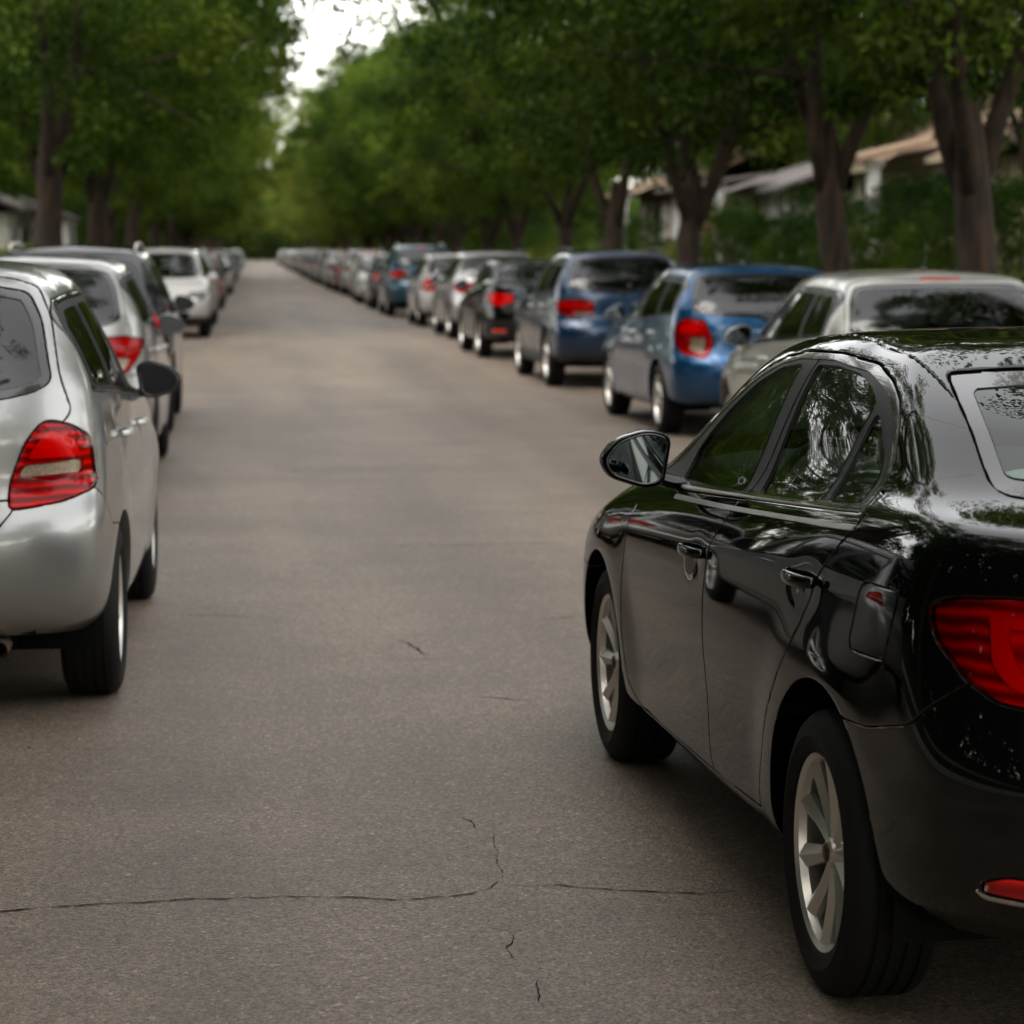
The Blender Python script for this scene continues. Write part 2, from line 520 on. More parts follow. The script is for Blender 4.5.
# ------------------------------------------------------------------ car styles (metres, x forward, y left, z up)
R2 = math.sqrt(2)
def sedan_spec():
    s = {}
    f = dict(af=.62, nf=2.9, wf=.985)
    s['rings'] = [
        dict(xr=-2.06, xf=1.98, w=.79, zs=[(-2.1, .285), (-1.75, .265), (-.9, .225), (0, .215), (.9, .215), (1.7, .22), (2, .23)], ar=.75, nr=3.2, **f),
        dict(xr=-2.17, xf=2.10, w=.862, zs=[(-2.2, .37), (-1.75, .34), (-.9, .275), (.8, .265), (1.7, .29), (2.1, .31)], ar=.72, nr=3.2, **f),
        dict(xr=-2.225, xf=2.17, w=.884, zs=[(-2.2, .52), (-1.7, .50), (-.9, .43), (.9, .42), (1.7, .44), (2.1, .45)], ar=.70, nr=3.2, **f),
        dict(xr=-2.22, xf=2.15, w=.892, zs=[(-2.2, .66), (-1.7, .66), (-.9, .60), (.9, .58), (1.5, .58), (2.1, .58)], ar=.70, nr=3.2, **f),
        dict(xr=-2.19, xf=2.08, w=.892, zs=[(-2.2, .81), (-1.7, .81), (-.9, .78), (0, .75), (.9, .73), (1.5, .71), (2.0, .68)], ar=.72, nr=3.1, **f),
        dict(xr=-2.165, xf=1.97, w=.876, zs=[(-2.2, .935), (-1.7, .94), (-.9, .915), (0, .87), (.8, .84), (1.4, .81), (1.9, .76)], ar=.7, nr=3.1, af=.7, nf=2.7, wf=.98),
        dict(xr=-2.13, xf=1.84, w=.840, zs=[(-2.1, 1.03), (-1.75, 1.05), (-1.3, 1.045), (-.6, 1.005), (0, .965), (.5, .935), (.9, .91), (1.4, .875), (1.8, .82)], ar=.62, nr=3.4, af=.8, nf=2.6, wf=.97),
        dict(xr=-2.06, xf=1.56, w=.806, zs=[(-2.06, 1.085), (-1.7, 1.11), (-1.3, 1.09), (-.6, 1.05), (0, 1.01), (.5, .98), (.9, .957), (1.3, .93), (1.5, .905)], ar=.6, nr=3.8, af=.75, nf=2.7, wf=.97),
        dict(xr=-1.76, xf=1.28, w=.765, zs=[(-1.76, 1.135), (-1.3, 1.15), (-.6, 1.13), (0, 1.09), (.5, 1.05), (1.2, .985)], ar=.5, nr=4.2, af=.66, nf=2.8, wf=.975),
        dict(xr=-1.46, xf=.84, w=.700, zs=[(-1.46, 1.265), (-1.1, 1.275), (-.5, 1.275), (0, 1.245), (.4, 1.205), (.8, 1.165)], ar=.45, nr=4.2, af=.62, nf=2.9, wf=.985),
        dict(xr=-1.14, xf=.42, w=.620, zs=[(-1.14, 1.365), (-.8, 1.38), (-.4, 1.388), (0, 1.37), (.4, 1.34)], ar=.4, nr=4.0, af=.5, nf=3.1, wr=.95, wf=.98),
        dict(xr=-1.00, xf=.18, w=.51, zs=[(-1.0, 1.405), (-.7, 1.424), (-.35, 1.428), (0, 1.41), (.2, 1.392)], ar=.32, nr=3.6, af=.4, nf=3, wr=.93),
        dict(xr=-.93, xf=.06, w=.26, zs=[(-.93, 1.416), (-.6, 1.437), (-.3, 1.440), (0, 1.412)], ar=.22, nr=3, af=.25, nf=3),
        dict(xr=-.91, xf=.03, w=.0, zs=[(-.91, 1.419), (-.6, 1.440), (-.3, 1.443), (0, 1.415)], ar=.2, nr=3, af=.25, nf=3),
    ]
    s['wheels'] = (-1.29, 1.31); s['wr'] = .315; s['rim_r'] = .218
    s['arch'] = (.395, .375)
    s['dlo'] = [(1.00, .945), (.70, 1.06), (.55, 1.142), (.36, 1.228), (.15, 1.306), (-.02, 1.347), (-.25, 1.374), (-.55, 1.382), (-.81, 1.366), (-1.0, 1.334), (-1.12, 1.30), (-1.22, 1.252), (-1.30, 1.19, .03), (-1.335, 1.145), (-1.365, 1.07), (-.31, 1.003), (.33, .96)]
    s['panes'] = [('front', [(.50, .980), (.52, 1.06), (.45, 1.115), (.30, 1.195), (.10, 1.276), (-.1, 1.325), (-.30, 1.343), (-.335, 1.02)]),
                  ('rear', [(-.50, 1.030), (-.45, 1.347), (-.61, 1.35), (-.77, 1.34), (-.92, 1.312), (-1.0, 1.288), (-1.04, 1.062)]),
                  ('quarter', [(-1.045, 1.270), (-1.13, 1.238), (-1.235, 1.182), (-1.285, 1.14), (-1.30, 1.084), (-1.085, 1.068)])]
    s['strip'] = [(.40, .943), (-.31, .981), (-1.375, 1.044), (-1.36, 1.031), (-.31, .9695), (.40, .931)]
    s['strip2'] = [(.42, .967), (-.31, 1.0105), (-1.355, 1.071), (-1.351, 1.062), (-.31, 1.0015), (.42, .958)]
    s['union'] = [(-1.39, 1.12), (-1.38, 1.05), (-1.27, .965), (-1.22, .915), (-1.13, .79), (-1.00, .68), (-.87, .54), (-.79, .40), (-.745, .29), (.75, .262), (.87, .33), (.925, .48), (.925, .62), (.89, .80), (.87, .985)]
    s['reardoor'] = [(-.42, 1.2), (-.39, 1.01), (-.24, .87), (-.22, .77), (-.21, .62), (-.22, .48), (-.235, .36), (-.25, .2), (-2, .2), (-2, 1.2)]
    s['fuel'] = [(-1.52, .945, .025), (-1.735, .95, .035), (-1.70, .805, .03), (-1.48, .798, .03)]
    s['bumper_r'] = [(-1.40, .645), (-1.62, .655), (-1.84, .70), (-1.97, .80), (-2.02, .86), (-2.6, .87), (-2.6, .0), (-1.40, 0)]
    s['bumper_f'] = [(1.4, .60), (1.7, .61), (1.95, .66), (2.6, .66), (2.6, 0), (1.4, 0)]
    s['tail'] = [(-.735, .938, .02), (-.80, .960), (-.93, .970), (-1.08, .958), (-1.22, .935, .03), (-1.225, .83, .03), (-1.04, .762), (-.92, .775), (-.84, .815), (-.76, .88)]
    s['tail_sub'] = [('red_bright', [(-.885, .940, .015), (-.93, .938, .02), (-1.2, .915, .03), (-1.2, .825, .03), (-1.03, .79, .03), (-.945, .80, .04), (-.90, .845)]),
                     ('red_mid', [(-.925, .915, .015), (-1.16, .895, .03), (-1.16, .845, .03), (-1.03, .815, .04), (-.96, .835, .03)])]
    s['tail_white'] = None
    s['gate'] = 'deck'
    s['backlight'] = [(-.3, 1.122), (.52, 1.13), (.615, 1.142, .03), (.60, 1.19), (.565, 1.30), (.535, 1.358, .02), (.4, 1.368), (-.3, 1.372)]
    s['bl_xmax'] = -1.0
    s['windshield'] = [(-.3, 1.0), (.45, 1.0), (.715, 1.015, .04), (.67, 1.12), (.585, 1.30), (.55, 1.352, .03), (.3, 1.368), (-.3, 1.372)]
    s['handles'] = [(-.09, .83, 3), (-1.13, .89, 3)]
    s['crease'] = [(-1.8, .93), (-.9, .895), (-.15, .865), (.82, .80), (1.2, .775)]
    s['mirror'] = (.40, .835, .965)
    s['roof'] = [(-1.3, -.5), (-1.3, .565), (.1, .545), (.36, .5), (.36, -.5)]
    s['ditch'] = True
    s['head'] = [(-.62, .68), (-.95, .70), (-1.22, .67), (-1.25, .60), (-1.0, .57), (-.75, .60)]
    s['grille'] = [(-.4, .60), (.42, .60), (.36, .50), (-.4, .50)]
    s['intake'] = [(-.6, .42), (.55, .42), (.5, .30), (-.6, .30)]
    s['seatz'] = .0; s['shelf'] = (-1.72, -1.22, 1.06); s['tubz'] = .93; s['fog'] = [(.52, .430), (.70, .440), (.74, .417), (.73, .398), (.52, .386)]
    s['rear_x'] = -2.2; s['seat_h'] = 1.0
    return s

def hatch_spec():
    s = {}
    a = dict(ar=.5, nr=3.4, af=.66, nf=2.8, wf=.985)
    s['rings'] = [
        dict(xr=-1.93, xf=1.82, w=.78, zs=[(-1.95, .31), (-1.7, .29), (-.85, .225), (.9, .215), (1.84, .22)], **a),
        dict(xr=-2.02, xf=1.93, w=.85, zs=[(-2, .38), (-1.7, .36), (-.9, .29), (.9, .28), (1.9, .30)], **a),
        dict(xr=-2.065, xf=1.99, w=.873, zs=[(-2, .52), (-1.7, .50), (-.9, .44), (.9, .43), (1.9, .45)], **a),
        dict(xr=-2.065, xf=1.97, w=.882, zs=[(-2, .685), (-1.7, .67), (-.9, .6), (.9, .6), (1.9, .6)], **a),
        dict(xr=-1.995, xf=1.90, w=.88, zs=[(-2, .80), (-1.5, .80), (-.8, .78), (.8, .76), (1.9, .72)], **a),
        dict(xr=-1.995, xf=1.78, w=.865, zs=[(-2, .96), (-1.5, .955), (-.8, .93), (0, .89), (.8, .86), (1.4, .83), (1.8, .78)], **a),
        dict(xr=-1.965, xf=1.65, w=.848, zs=[(-2, 1.085), (-1.5, 1.09), (-.8, 1.055), (0, 1.015), (.5, .985), (1, .945), (1.5, .90)], **a),
        dict(xr=-1.925, xf=1.42, w=.828, zs=[(-2, 1.165), (-1.5, 1.165), (-.8, 1.125), (0, 1.075), (.5, 1.035), (1, .995), (1.4, .955)], ar=.48, nr=3.8, af=.85, nf=2.7),
        dict(xr=-1.875, xf=1.14, w=.795, zs=[(-1.9, 1.25), (-1.5, 1.245), (-.8, 1.21), (0, 1.16), (.5, 1.105), (1.1, 1.035)], ar=.46, nr=3.8, af=.75, nf=2.8),
        dict(xr=-1.765, xf=.68, w=.725, zs=[(-1.8, 1.37), (-1.3, 1.37), (-.8, 1.355), (0, 1.315), (.6, 1.24)], ar=.44, nr=3.8, af=.62, nf=2.9),
        dict(xr=-1.635, xf=.27, w=.64, zs=[(-1.6, 1.475), (-1.2, 1.485), (-.5, 1.487), (.2, 1.455)], ar=.42, nr=3.8, af=.5, nf=3),
        dict(xr=-1.52, xf=.02, w=.51, zs=[(-1.5, 1.525), (-1, 1.54), (-.4, 1.545), (0, 1.508)], ar=.35, nr=3.6, af=.4, nf=3),
        dict(xr=-1.46, xf=-.08, w=.26, zs=[(-1.45, 1.543), (-1, 1.56), (-.4, 1.566), (-.1, 1.53)], ar=.25, nr=3, af=.3, nf=3),
        dict(xr=-1.44, xf=-.12, w=.0, zs=[(-1.4, 1.548), (-1, 1.564), (-.4, 1.57), (-.1, 1.535)], ar=.2, nr=3, af=.3, nf=3),
    ]
    s['wheels'] = (-1.28, 1.28); s['wr'] = .315; s['rim_r'] = .215
    s['arch'] = (.375, .37)
    s['dlo'] = [(.92, .99), (.60, 1.12), (.25, 1.285), (0, 1.375), (-.25, 1.425), (-.7, 1.445), (-1.15, 1.44), (-1.52, 1.425), (-1.64, 1.37, .05), (-1.69, 1.115, .03), (-.8, 1.062), (0, 1.018), (.5, .985)]
    s['panes'] = [('front', [(.60, 1.005), (.54, 1.085), (.25, 1.225), (0, 1.32), (-.17, 1.37), (-.25, 1.375), (-.28, 1.052)]),
                  ('rear', [(-.36, 1.057), (-.33, 1.385), (-.7, 1.405), (-1.02, 1.40), (-1.06, 1.10)]),
                  ('quarter', [(-1.12, 1.105), (-1.08, 1.396), (-1.2, 1.395), (-1.48, 1.385), (-1.57, 1.34), (-1.62, 1.135)])]
    s['strip'] = None; s['strip2'] = None
    s['union'] = [(-1.18, 1.18), (-1.17, 1.0), (-1.07, .80), (-.93, .62), (-.84, .48), (-.80, .30), (.72, .285), (.84, .35), (.90, .48), (.90, .62), (.87, .80), (.84, 1.02)]
    s['reardoor'] = [(-.31, 1.3), (-.30, 1.06), (-.27, .87), (-.24, .62), (-.25, .42), (-.28, .2), (-2, .2), (-2, 1.3)]
    s['fuel'] = None
    s['bumper_r'] = [(-1.40, .63), (-1.60, .65), (-1.72, .74), (-1.80, .80), (-2.6, .66), (-2.6, .0), (-1.40, 0)]
    s['bumper_f'] = [(1.38, .60), (1.6, .61), (1.8, .66), (2.6, .66), (2.6, 0), (1.38, 0)]
    s['tail'] = [(-1.04, .735), (-.965, .955, .04), (-.895, 1.035, .05), (-.79, 1.012, .04), (-.695, .965, .02), (-.675, .80), (-.85, .76, .02)]
    s['tail_sub'] = [('red_bright', [(-.95, .92, .02), (-.885, 1.0, .03), (-.78, .965, .02), (-.75, .905), (-.955, .90)]),
                     ('lamp_white', [(-.985, .842), (-.965, .880), (-.755, .895), (-.76, .852)])]
    s['tail_white'] = [(-.986, .840), (-.966, .882), (-.753, .897), (-.758, .850)]
    s['gate'] = [(-1, .60), (.40, .60), (.47, .65), (.545, .74), (.64, .955), (.735, 1.05), (.695, 1.17), (.655, 1.36), (.60, 1.47), (.50, 1.503), (-1, 1.512)]
    s['backlight'] = [(-.3, 1.08), (.50, 1.098), (.61, 1.12, .03), (.67, 1.155, .03), (.625, 1.36), (.57, 1.455, .03), (.45, 1.475), (-.3, 1.483)]
    s['bl_xmax'] = -1.3
    s['windshield'] = [(-.3, 1.035), (.45, 1.04), (.71, 1.065, .04), (.66, 1.2), (.575, 1.40), (.53, 1.452, .03), (.3, 1.475), (-.3, 1.48)]
    s['handles'] = [(-.12, .895, 2), (-1.02, .915, 2)]
    s['crease'] = [(-1.8, .92), (-.9, .90), (.82, .84), (1.2, .82)]
    s['mirror'] = (.55, .80, .965)
    s['roof'] = None; s['ditch'] = False
    s['head'] = [(-.50, .80), (-.85, .79), (-1.08, .70), (-1.10, .63), (-.9, .62), (-.62, .70)]
    s['grille'] = [(-.4, .66), (.40, .66), (.34, .56), (-.4, .56)]
    s['intake'] = [(-.6, .46), (.52, .46), (.46, .33), (-.6, .33)]
    s['seatz'] = .06; s['shelf'] = (-1.85, -1.2, 1.02); s['tubz'] = .98; s['fog'] = None
    s['rear_x'] = -2.05; s['seat_h'] = 1.06
    return s

TAIL = {
    # big upright teardrop, white low on the inner side
    'teardrop': dict(tail=[(-.96, 1.07, .05), (-.77, 1.085, .06), (-.66, 1.01, .05), (-.67, .86, .04), (-.78, .765, .04), (-1.01, .715, .03), (-1.04, .88)],
                     tail_sub=[('red_bright', [(-.93, 1.02, .04), (-.79, 1.03, .05), (-.72, .98, .04), (-.74, .93), (-.95, .95)]),
                               ('lamp_white', [(-.86, .91, .03), (-.98, .90), (-.965, .775), (-.84, .80, .03)])],
                     tail_white=[(-.858, .912, .03), (-.985, .902), (-.97, .77), (-.838, .798, .03)]),
    # wide lamp over the corner
    'wide': dict(tail=[(-1.13, .985, .03), (-.95, 1.01), (-.78, 1.0, .03), (-.60, .965, .02), (-.70, .86, .04), (-.90, .815), (-1.12, .82, .03)],
                 tail_sub=[('red_bright', [(-1.1, .96), (-.8, .97), (-.72, .92, .03), (-1.1, .91)]),
                           ('lamp_white', [(-1.10, .865), (-.92, .865), (-.92, .835), (-1.10, .838)])],
                 tail_white=[(-1.105, .867), (-.918, .867), (-.918, .832), (-1.105, .835)]),
    # triangle pointing down, pale tip
    'triangle': dict(tail=[(-1.06, 1.03, .03), (-.85, 1.045), (-.63, 1.015, .03), (-.70, .93), (-.84, .80, .03), (-.95, .80, .03)],
                     tail_sub=[('lamp_white', [(-.985, .90), (-.80, .90), (-.87, .82), (-.94, .82)])],
                     tail_white=[(-.99, .902), (-.795, .902), (-.868, .815), (-.945, .815)]),
}

def transform(s, kx, kz):
    """a longer or taller body of the same family"""
    def P(poly, ax, az): return None if poly is None else [(p[0] * ax, p[1] * az) + tuple(p[2:]) for p in poly]
    s = dict(s)
    s['rings'] = [dict(r, xr=r['xr'] * kx, xf=r['xf'] * kx, zs=[(x * kx, z * kz) for x, z in r['zs']]) for r in s['rings']]
    for k in ('dlo', 'strip', 'strip2', 'union', 'reardoor', 'fuel', 'bumper_r', 'bumper_f', 'crease'): s[k] = P(s[k], kx, kz)
    s['panes'] = [(n, P(p, kx, kz)) for n, p in s['panes']]
    for k in ('backlight', 'windshield', 'grille', 'intake', 'fog'): s[k] = P(s[k], 1, kz)
    if s['gate'] != 'deck': s['gate'] = P(s['gate'], 1, kz)
    dr = (s['rear_x'] * kx - s['rear_x']) / R2
    s['tail'] = [(p[0] + dr, p[1] * kz) + tuple(p[2:]) for p in s['tail']]
    if s['tail_white']: s['tail_white'] = [(p[0] + dr, p[1] * kz) + tuple(p[2:]) for p in s['tail_white']]
    s['tail_sub'] = [(n, [(p[0] + dr, p[1] * kz) + tuple(p[2:]) for p in q]) for n, q in s['tail_sub']]
    df = (2.0 * kx - 2.0) / R2
    s['head'] = [(p[0] - df, p[1] * kz) + tuple(p[2:]) for p in s['head']]
    s['wheels'] = tuple(w * kx for w in s['wheels'])
    s['handles'] = [(a * kx, b * kz, c) for a, b, c in s['handles']]
    m = s['mirror']; s['mirror'] = (m[0] * kx, m[1], m[2] * kz)
    sh = s['shelf']; s['shelf'] = (sh[0] * kx, sh[1] * kx, sh[2] * kz)
    s['tubz'] *= kz; s['rear_x'] *= kx; s['bl_xmax'] *= kx
    if s['roof']: s['roof'] = P(s['roof'], kx, 1)
    s['seat_h'] *= kz
    s['arch'] = tuple(a + (s['wr'] - .315) for a in s['arch'])
    return s

# fields: signed distances in the side, rear, front, corner and top views
def masked(mask, u, v, poly, V):
    out = np.full(len(V), 1.0); m = mask
    if m.any(): out[m] = poly_sdf(poly, u[m], v[m])
    return out
def F_side(poly, ymin=.3): return lambda V: masked(V[:, 1] > ymin, V[:, 0], V[:, 2], poly, V)
def F_rear(poly, xmax): return lambda V: masked(V[:, 0] < xmax, V[:, 1], V[:, 2], poly, V)
def F_front(poly, xmin): return lambda V: masked(V[:, 0] > xmin, V[:, 1], V[:, 2], poly, V)
def F_tail(poly): return lambda V: masked((V[:, 0] < -1.0) & (V[:, 1] > .1), (V[:, 0] + V[:, 1]) / R2, V[:, 2], poly, V)
def F_head(poly): return lambda V: masked((V[:, 0] > 1.0) & (V[:, 1] > .1), (V[:, 1] - V[:, 0]) / R2, V[:, 2], poly, V)
def F_deck(poly, xr, xmax): return lambda V: masked(V[:, 0] < xmax, V[:, 1], V[:, 2] + V[:, 0] - xr, poly, V)
def F_top(poly, zmin): return lambda V: masked(V[:, 2] > zmin, V[:, 0], V[:, 1], poly, V)
def F_circ(cx, cz, r): return lambda V: np.where(V[:, 1] > .5, np.hypot(V[:, 0] - cx, V[:, 2] - cz) - r, 1.0)

# ------------------------------------------------------------------ wheels
def spoke_rim(kind, R, yo):
    """alloy wheel in the x-z plane, outer face at y = yo (towards +y)"""
    b = MB()
    b.lathe([(R * .90, yo - .17), (R * .96, yo - .165), (R * .955, yo - .06), (R * .93, yo - .03), (R * .95, yo - .012), (R * 1.0, yo - .004), (R * 1.012, yo - .008), (R * 1.01, yo - .02)], 64, 0)
    b.lathe([(.0, yo - .10), (R * .80, yo - .10), (R * .80, yo - .075), (R * .62, yo - .072), (.0, yo - .072)], 40, 1)
    b.lathe([(.001, yo - .022), (.022, yo - .022), (.030, yo - .026), (.034, yo - .034), (.055, yo - .042), (.060, yo - .06)], 32, 0)
    n, pair = (5, .628) if kind == 'twin' else ((7, 0) if kind == 'seven' else (5, 0))
    angs = []
    for k in range(n):
        a = 2 * math.pi * k / n + math.pi / 2 + .12
        angs += [a - pair / 2, a + pair / 2] if pair else [a]
    for a in angs:
        ca, sa = math.cos(a), math.sin(a)
        secs = []
        wi, wo = (.0125, .027) if pair else (.022, .042)
        for t in (0, .25, .5, .75, 1.0):
            r = .035 + (R * .955 - .035) * t
            w = wi + (wo - wi) * t
            y = yo - .030 + .018 * t - .004 * math.sin(math.pi * t)
            d = .030 - .004 * t
            secs.append((r, w, y, d))
        vs = []
        for r, w, y, d in secs:
            for q, yy in ((-w, y - d), (-w, y - .013), (-w * .04, y), (w * .04, y), (w, y - .013), (w, y - d)):
                vs.append((r * ca - q * sa, yy, r * sa + q * ca))
        fs = []
        for i in range(4):
            for j in range(5):
                fs.append((i * 6 + j, i * 6 + j + 1, (i + 1) * 6 + j + 1, (i + 1) * 6 + j))
        b.add(vs, fs, 0)
    for k in range(5):
        a = 2 * math.pi * (k + .5) / 5
        b.lathe([(.001, yo - .040), (.008, yo - .040), (.009, yo - .05)], 8, 1, c=(.046 * math.cos(a), 0, .046 * math.sin(a)))
    return b

def tyre_mb(R, yo, rim_r, W=.205):
    b = MB()
    h = R - rim_r
    prof = [(rim_r * .985, yo - .02), (rim_r + .004, yo - .006), (rim_r + .012, yo - .001), (rim_r + h * .32, yo + .004), (rim_r + h * .40, yo + .007), (rim_r + h * .44, yo + .0045), (rim_r + h * .62, yo + .002), (rim_r + h * .80, yo - .006), (R - .010, yo - .016), (R - .003, yo - .026)]
    y0, y1 = yo - .034, yo - W + .034
    grooves = 4
    for g in range(grooves):
        yc = y0 + (y1 - y0) * (g + .5) / grooves
        prof += [(R, yc + .006), (R - .007, yc + .004), (R - .007, yc - .004), (R, yc - .006)]
    yi = yo - W
    prof += [(R - .003, yi + .026), (R - .010, yi + .016), (rim_r + h * .5, yi), (rim_r, yi + .01), (rim_r * .93, yi + .03)]
    b.lathe(prof, 96, 0)
    return b

WHEEL_CACHE = {}
def wheel_meshes(kind, R, rim_r, cap):
    k = (kind, R, rim_r, cap)
    if k not in WHEEL_CACHE:
        t = tyre_mb(R, 0, rim_r); r = spoke_rim(kind, rim_r, -.004)
        tm = mesh_from('tyre', t.v, t.f, True, t.m); tm.materials.append(M['rubber']); tm.set_sharp_from_angle(angle=math.radians(50))
        rm = mesh_from('rim', r.v, r.f, True, r.m); rm.materials.append(M['alloy']); rm.materials.append(M['alloy_dark']); rm.set_sharp_from_angle(angle=math.radians(16))
        c = MB(); c.lathe([(.0005, -.0185), (.014, -.0185), (.021, -.022), (.0225, -.028)], 24)
        cm = mesh_from('hub_cap', c.v, c.f, True); cm.materials.append(cap)
        WHEEL_CACHE[k] = (tm, rm, cm)
    return WHEEL_CACHE[k]
M['cap'] = pbr('hub_cap', (.09, .045, .03), .3, metal=.6)

# ------------------------------------------------------------------ the car
def rbox(mb, c, d, e=4, n=10, m=0, tilt=0.0):
    """superellipsoid block, tilted about y"""
    vs = []; fs = []
    for i in range(n + 1):
        a = -math.pi / 2 + math.pi * i / n
        for j in range(2 * n):
            t = 2 * math.pi * j / (2 * n)
            def sg(v): return math.copysign(abs(v) ** (2 / e), v)
            x = d[0] / 2 * sg(math.cos(a)) * sg(math.cos(t)); y = d[1] / 2 * sg(math.cos(a)) * sg(math.sin(t)); z = d[2] / 2 * sg(math.sin(a))
            X = x * math.cos(tilt) - z * math.sin(tilt); Z = x * math.sin(tilt) + z * math.cos(tilt)
            vs.append((c[0] + X, c[1] + y, c[2] + Z))
    for i in range(n):
        for j in range(2 * n):
            j2 = (j + 1) % (2 * n)
            fs.append((i * 2 * n + j, i * 2 * n + j2, (i + 1) * 2 * n + j2, (i + 1) * 2 * n + j))
    mb.add(vs, fs, m)

def build_car(name, spec, pm, ns=6, nt=6, wheel='seven', rails=False, cladding=False, antenna=None, mirror_mat=None, wiper=True, light_seats=False,
              brake_lamp=True, steer_left=True, glass_mat='glass_dark', exhaust=0, mirror_big=1.0, chrome_fog=False, dark_roof=None, front_detail=True, cap='cap', alloy=True):
    s = spec
    rear_w, front_w = s['wheels']
    wr = s['wr']; zc = wr - .012
    ra, fa = s['arch']
    hs = s['handles']
    cz = np.array(sorted(s['crease']))
    def disp(G):
        X, Y, Z = G[..., 0], G[..., 1], G[..., 2]
        side = np.clip((Y - .55) / .2, 0, 1)
        dy = np.zeros_like(Y)
        for wx, r in ((rear_w, ra), (front_w, fa)):
            d = np.hypot(X - wx, Z - zc)
            dy += .011 * .5 * (1 + np.cos(math.pi * np.clip((d - r) / .24, 0, 1))) * side * np.clip((.95 - Z) / .2, 0, 1)
        # character line with a soft step under it
        zz = np.interp(X, cz[:, 0], cz[:, 1])
        k = (Z - zz) / .035
        fade = np.clip((X - cz[0, 0]) / .25, 0, 1) * np.clip((cz[-1, 0] - X) / .25, 0, 1)
        dy += .005 * np.exp(-np.sqrt(k * k + .15)) * side * fade
        # scooped lower door
        dy -= .008 * np.exp(-((Z - .46) / .13) ** 2) * side * np.clip((.95 - np.abs(X)) / .3, 0, 1)
        for hx, hz, _ in hs:
            dy -= .006 * np.exp(-((X - hx - .0) / .07) ** 2 - ((Z - hz + .015) / .04) ** 2) * side
        G = G.copy(); G[..., 1] += dy
        return G
    S = spline_shell([ring(**r) for r in s['rings']], ns, nt, disp)
    Vv = S.V
    def side_y(x, z):
        m = S.V[:, 1] > .3
        i = np.argmin((S.V[m, 0] - x) ** 2 + (S.V[m, 2] - z) ** 2)
        return float(S.V[m][i, 1])
    # ---- cuts
    for wx, r in ((rear_w, ra), (front_w, fa)):
        fn = F_circ(wx, zc, r)
        for off, sg in ((.007, 0), (0, 1)):
            ids = S.cut(fn(S.V) - off, S.sel(['body']))
            if sg:
                S.lip[ids] = True
                S.T[ids] -= S.grad(fn, ids) * .8
        S.tag[S.sel(['body']) & (S.fmean(fn(S.V)) < 0)] = S.tid('hole')
    dlo = F_side(rnd(s['dlo'], .012))
    S.panel(dlo, 'frame', ['body'], w=.002, bev=.005)
    S.region(lambda V: dlo(V) + .020, 'frame_inner', ['frame'])
    for n, p in s['panes']:
        fn = F_side(rnd(p, .02))
        S.region(fn, 'pane_' + n, ['frame', 'frame_inner'])
    bl = F_rear(rnd(s['backlight'], .04), s['bl_xmax']); ws = F_front(rnd(s['windshield'], .04), -.1)
    S.panel(bl, 'backlight', ['body'], w=.002, bev=.003)
    S.panel(ws, 'windshield', ['body'], w=.003, bev=.004)
    # dark printed border of the rear screen
    S.region(lambda V: -(bl(V) + .032), 'frit', ['backlight'])
    S.region(lambda V: -(ws(V) + .03), 'frit_front', ['windshield'])
    tail = F_tail(rnd(s['tail'], .02))
    S.panel(tail, 'tail', ['body'], w=.0025, bev=.004)
    subs = []
    if s['tail_white']:
        S.region(F_tail(rnd(s['tail_white'], .004)), 'tail_w', ['tail'])
    for mname, p in s['tail_sub']:
        fn = F_tail(rnd(p, .012))
        S.region(fn, 'tail_' + mname, ['tail', 'tail_w', 'tail_red_bright'])
        subs.append(mname)
    S.panel(F_head(rnd(s['head'], .03)), 'head', ['body'], w=.0025)
    if s['strip']:
        S.region(F_side(rnd(s['strip'], .003)), 'strip', ['body', 'frame', 'frame_inner'])
    if s['strip2']:
        S.region(F_side(rnd(s['strip2'], .001)), 'strip2', ['body', 'frame', 'frame_inner'])
    un = F_side(rnd(s['union'], .02), .5)
    S.panel(un, 'front_door', ['body'])
    S.panel(F_side(rnd(s['reardoor'], .03), .5), 'rear_door', ['front_door'])
    # split the frame and strips between the doors too
    rd = F_side(rnd(s['reardoor'], .03), .3)
    bp = s['panes'][0][1][-1][0]; bq = s['panes'][1][1][0][0]
    zt = max(p[1] for p in s['dlo'])
    xb = (bp + bq) / 2
    rdf = F_side([(xb + .10 * 0, zt + .1), (xb - .01, zt - .3), (xb + .08, .9), (-3, .9), (-3, zt + .1)], .3)
    S.panel(rdf, 'frame_rear', ['frame'], w=.0015, bev=.003)
    S.region(rdf, 'frame_inner_rear', ['frame_inner'])
    if s['fuel']: S.panel(F_side(rnd(s['fuel'], .02), .5), 'fuel_flap', ['body'], w=.0018)
    S.panel(F_side(rnd(s['bumper_r'], .03), -1), 'rear_bumper', ['body'], w=.002)
    S.panel(F_side(rnd(s['bumper_f'], .03), -1), 'front_bumper', ['body'], w=.002)
    if s['gate'] == 'deck':
        S.panel(F_deck([(-.5, .72), (.50, .72), (.60, .86), (.63, 1.06), (.63, 1.30), (.60, 1.47), (-.5, 1.49)], s['rear_x'], -1.45), 'trunk_lid', ['body', 'rear_bumper'], w=.0014, bev=.003)
    else:
        S.panel(F_rear(rnd(s['gate'], .03), -1.2), 'tailgate', ['body', 'rear_bumper'], w=.0025)
    if s['roof']: S.panel(F_top(rnd(s['roof'], .05), 1.2), 'roof', ['body'], w=.0018, bev=.006)
    # hood
    hx0 = s['windshield'][0][1]
    S.panel(F_top(rnd([(1.16, -.6), (1.10, .55), (.98, .76), (1.5, .735), (1.72 if s['gate'] == 'deck' else 1.6, .62), (1.93 if s['gate'] == 'deck' else 1.8, -.5)], .08), .66), 'hood', ['body', 'front_bumper'], w=.0025)
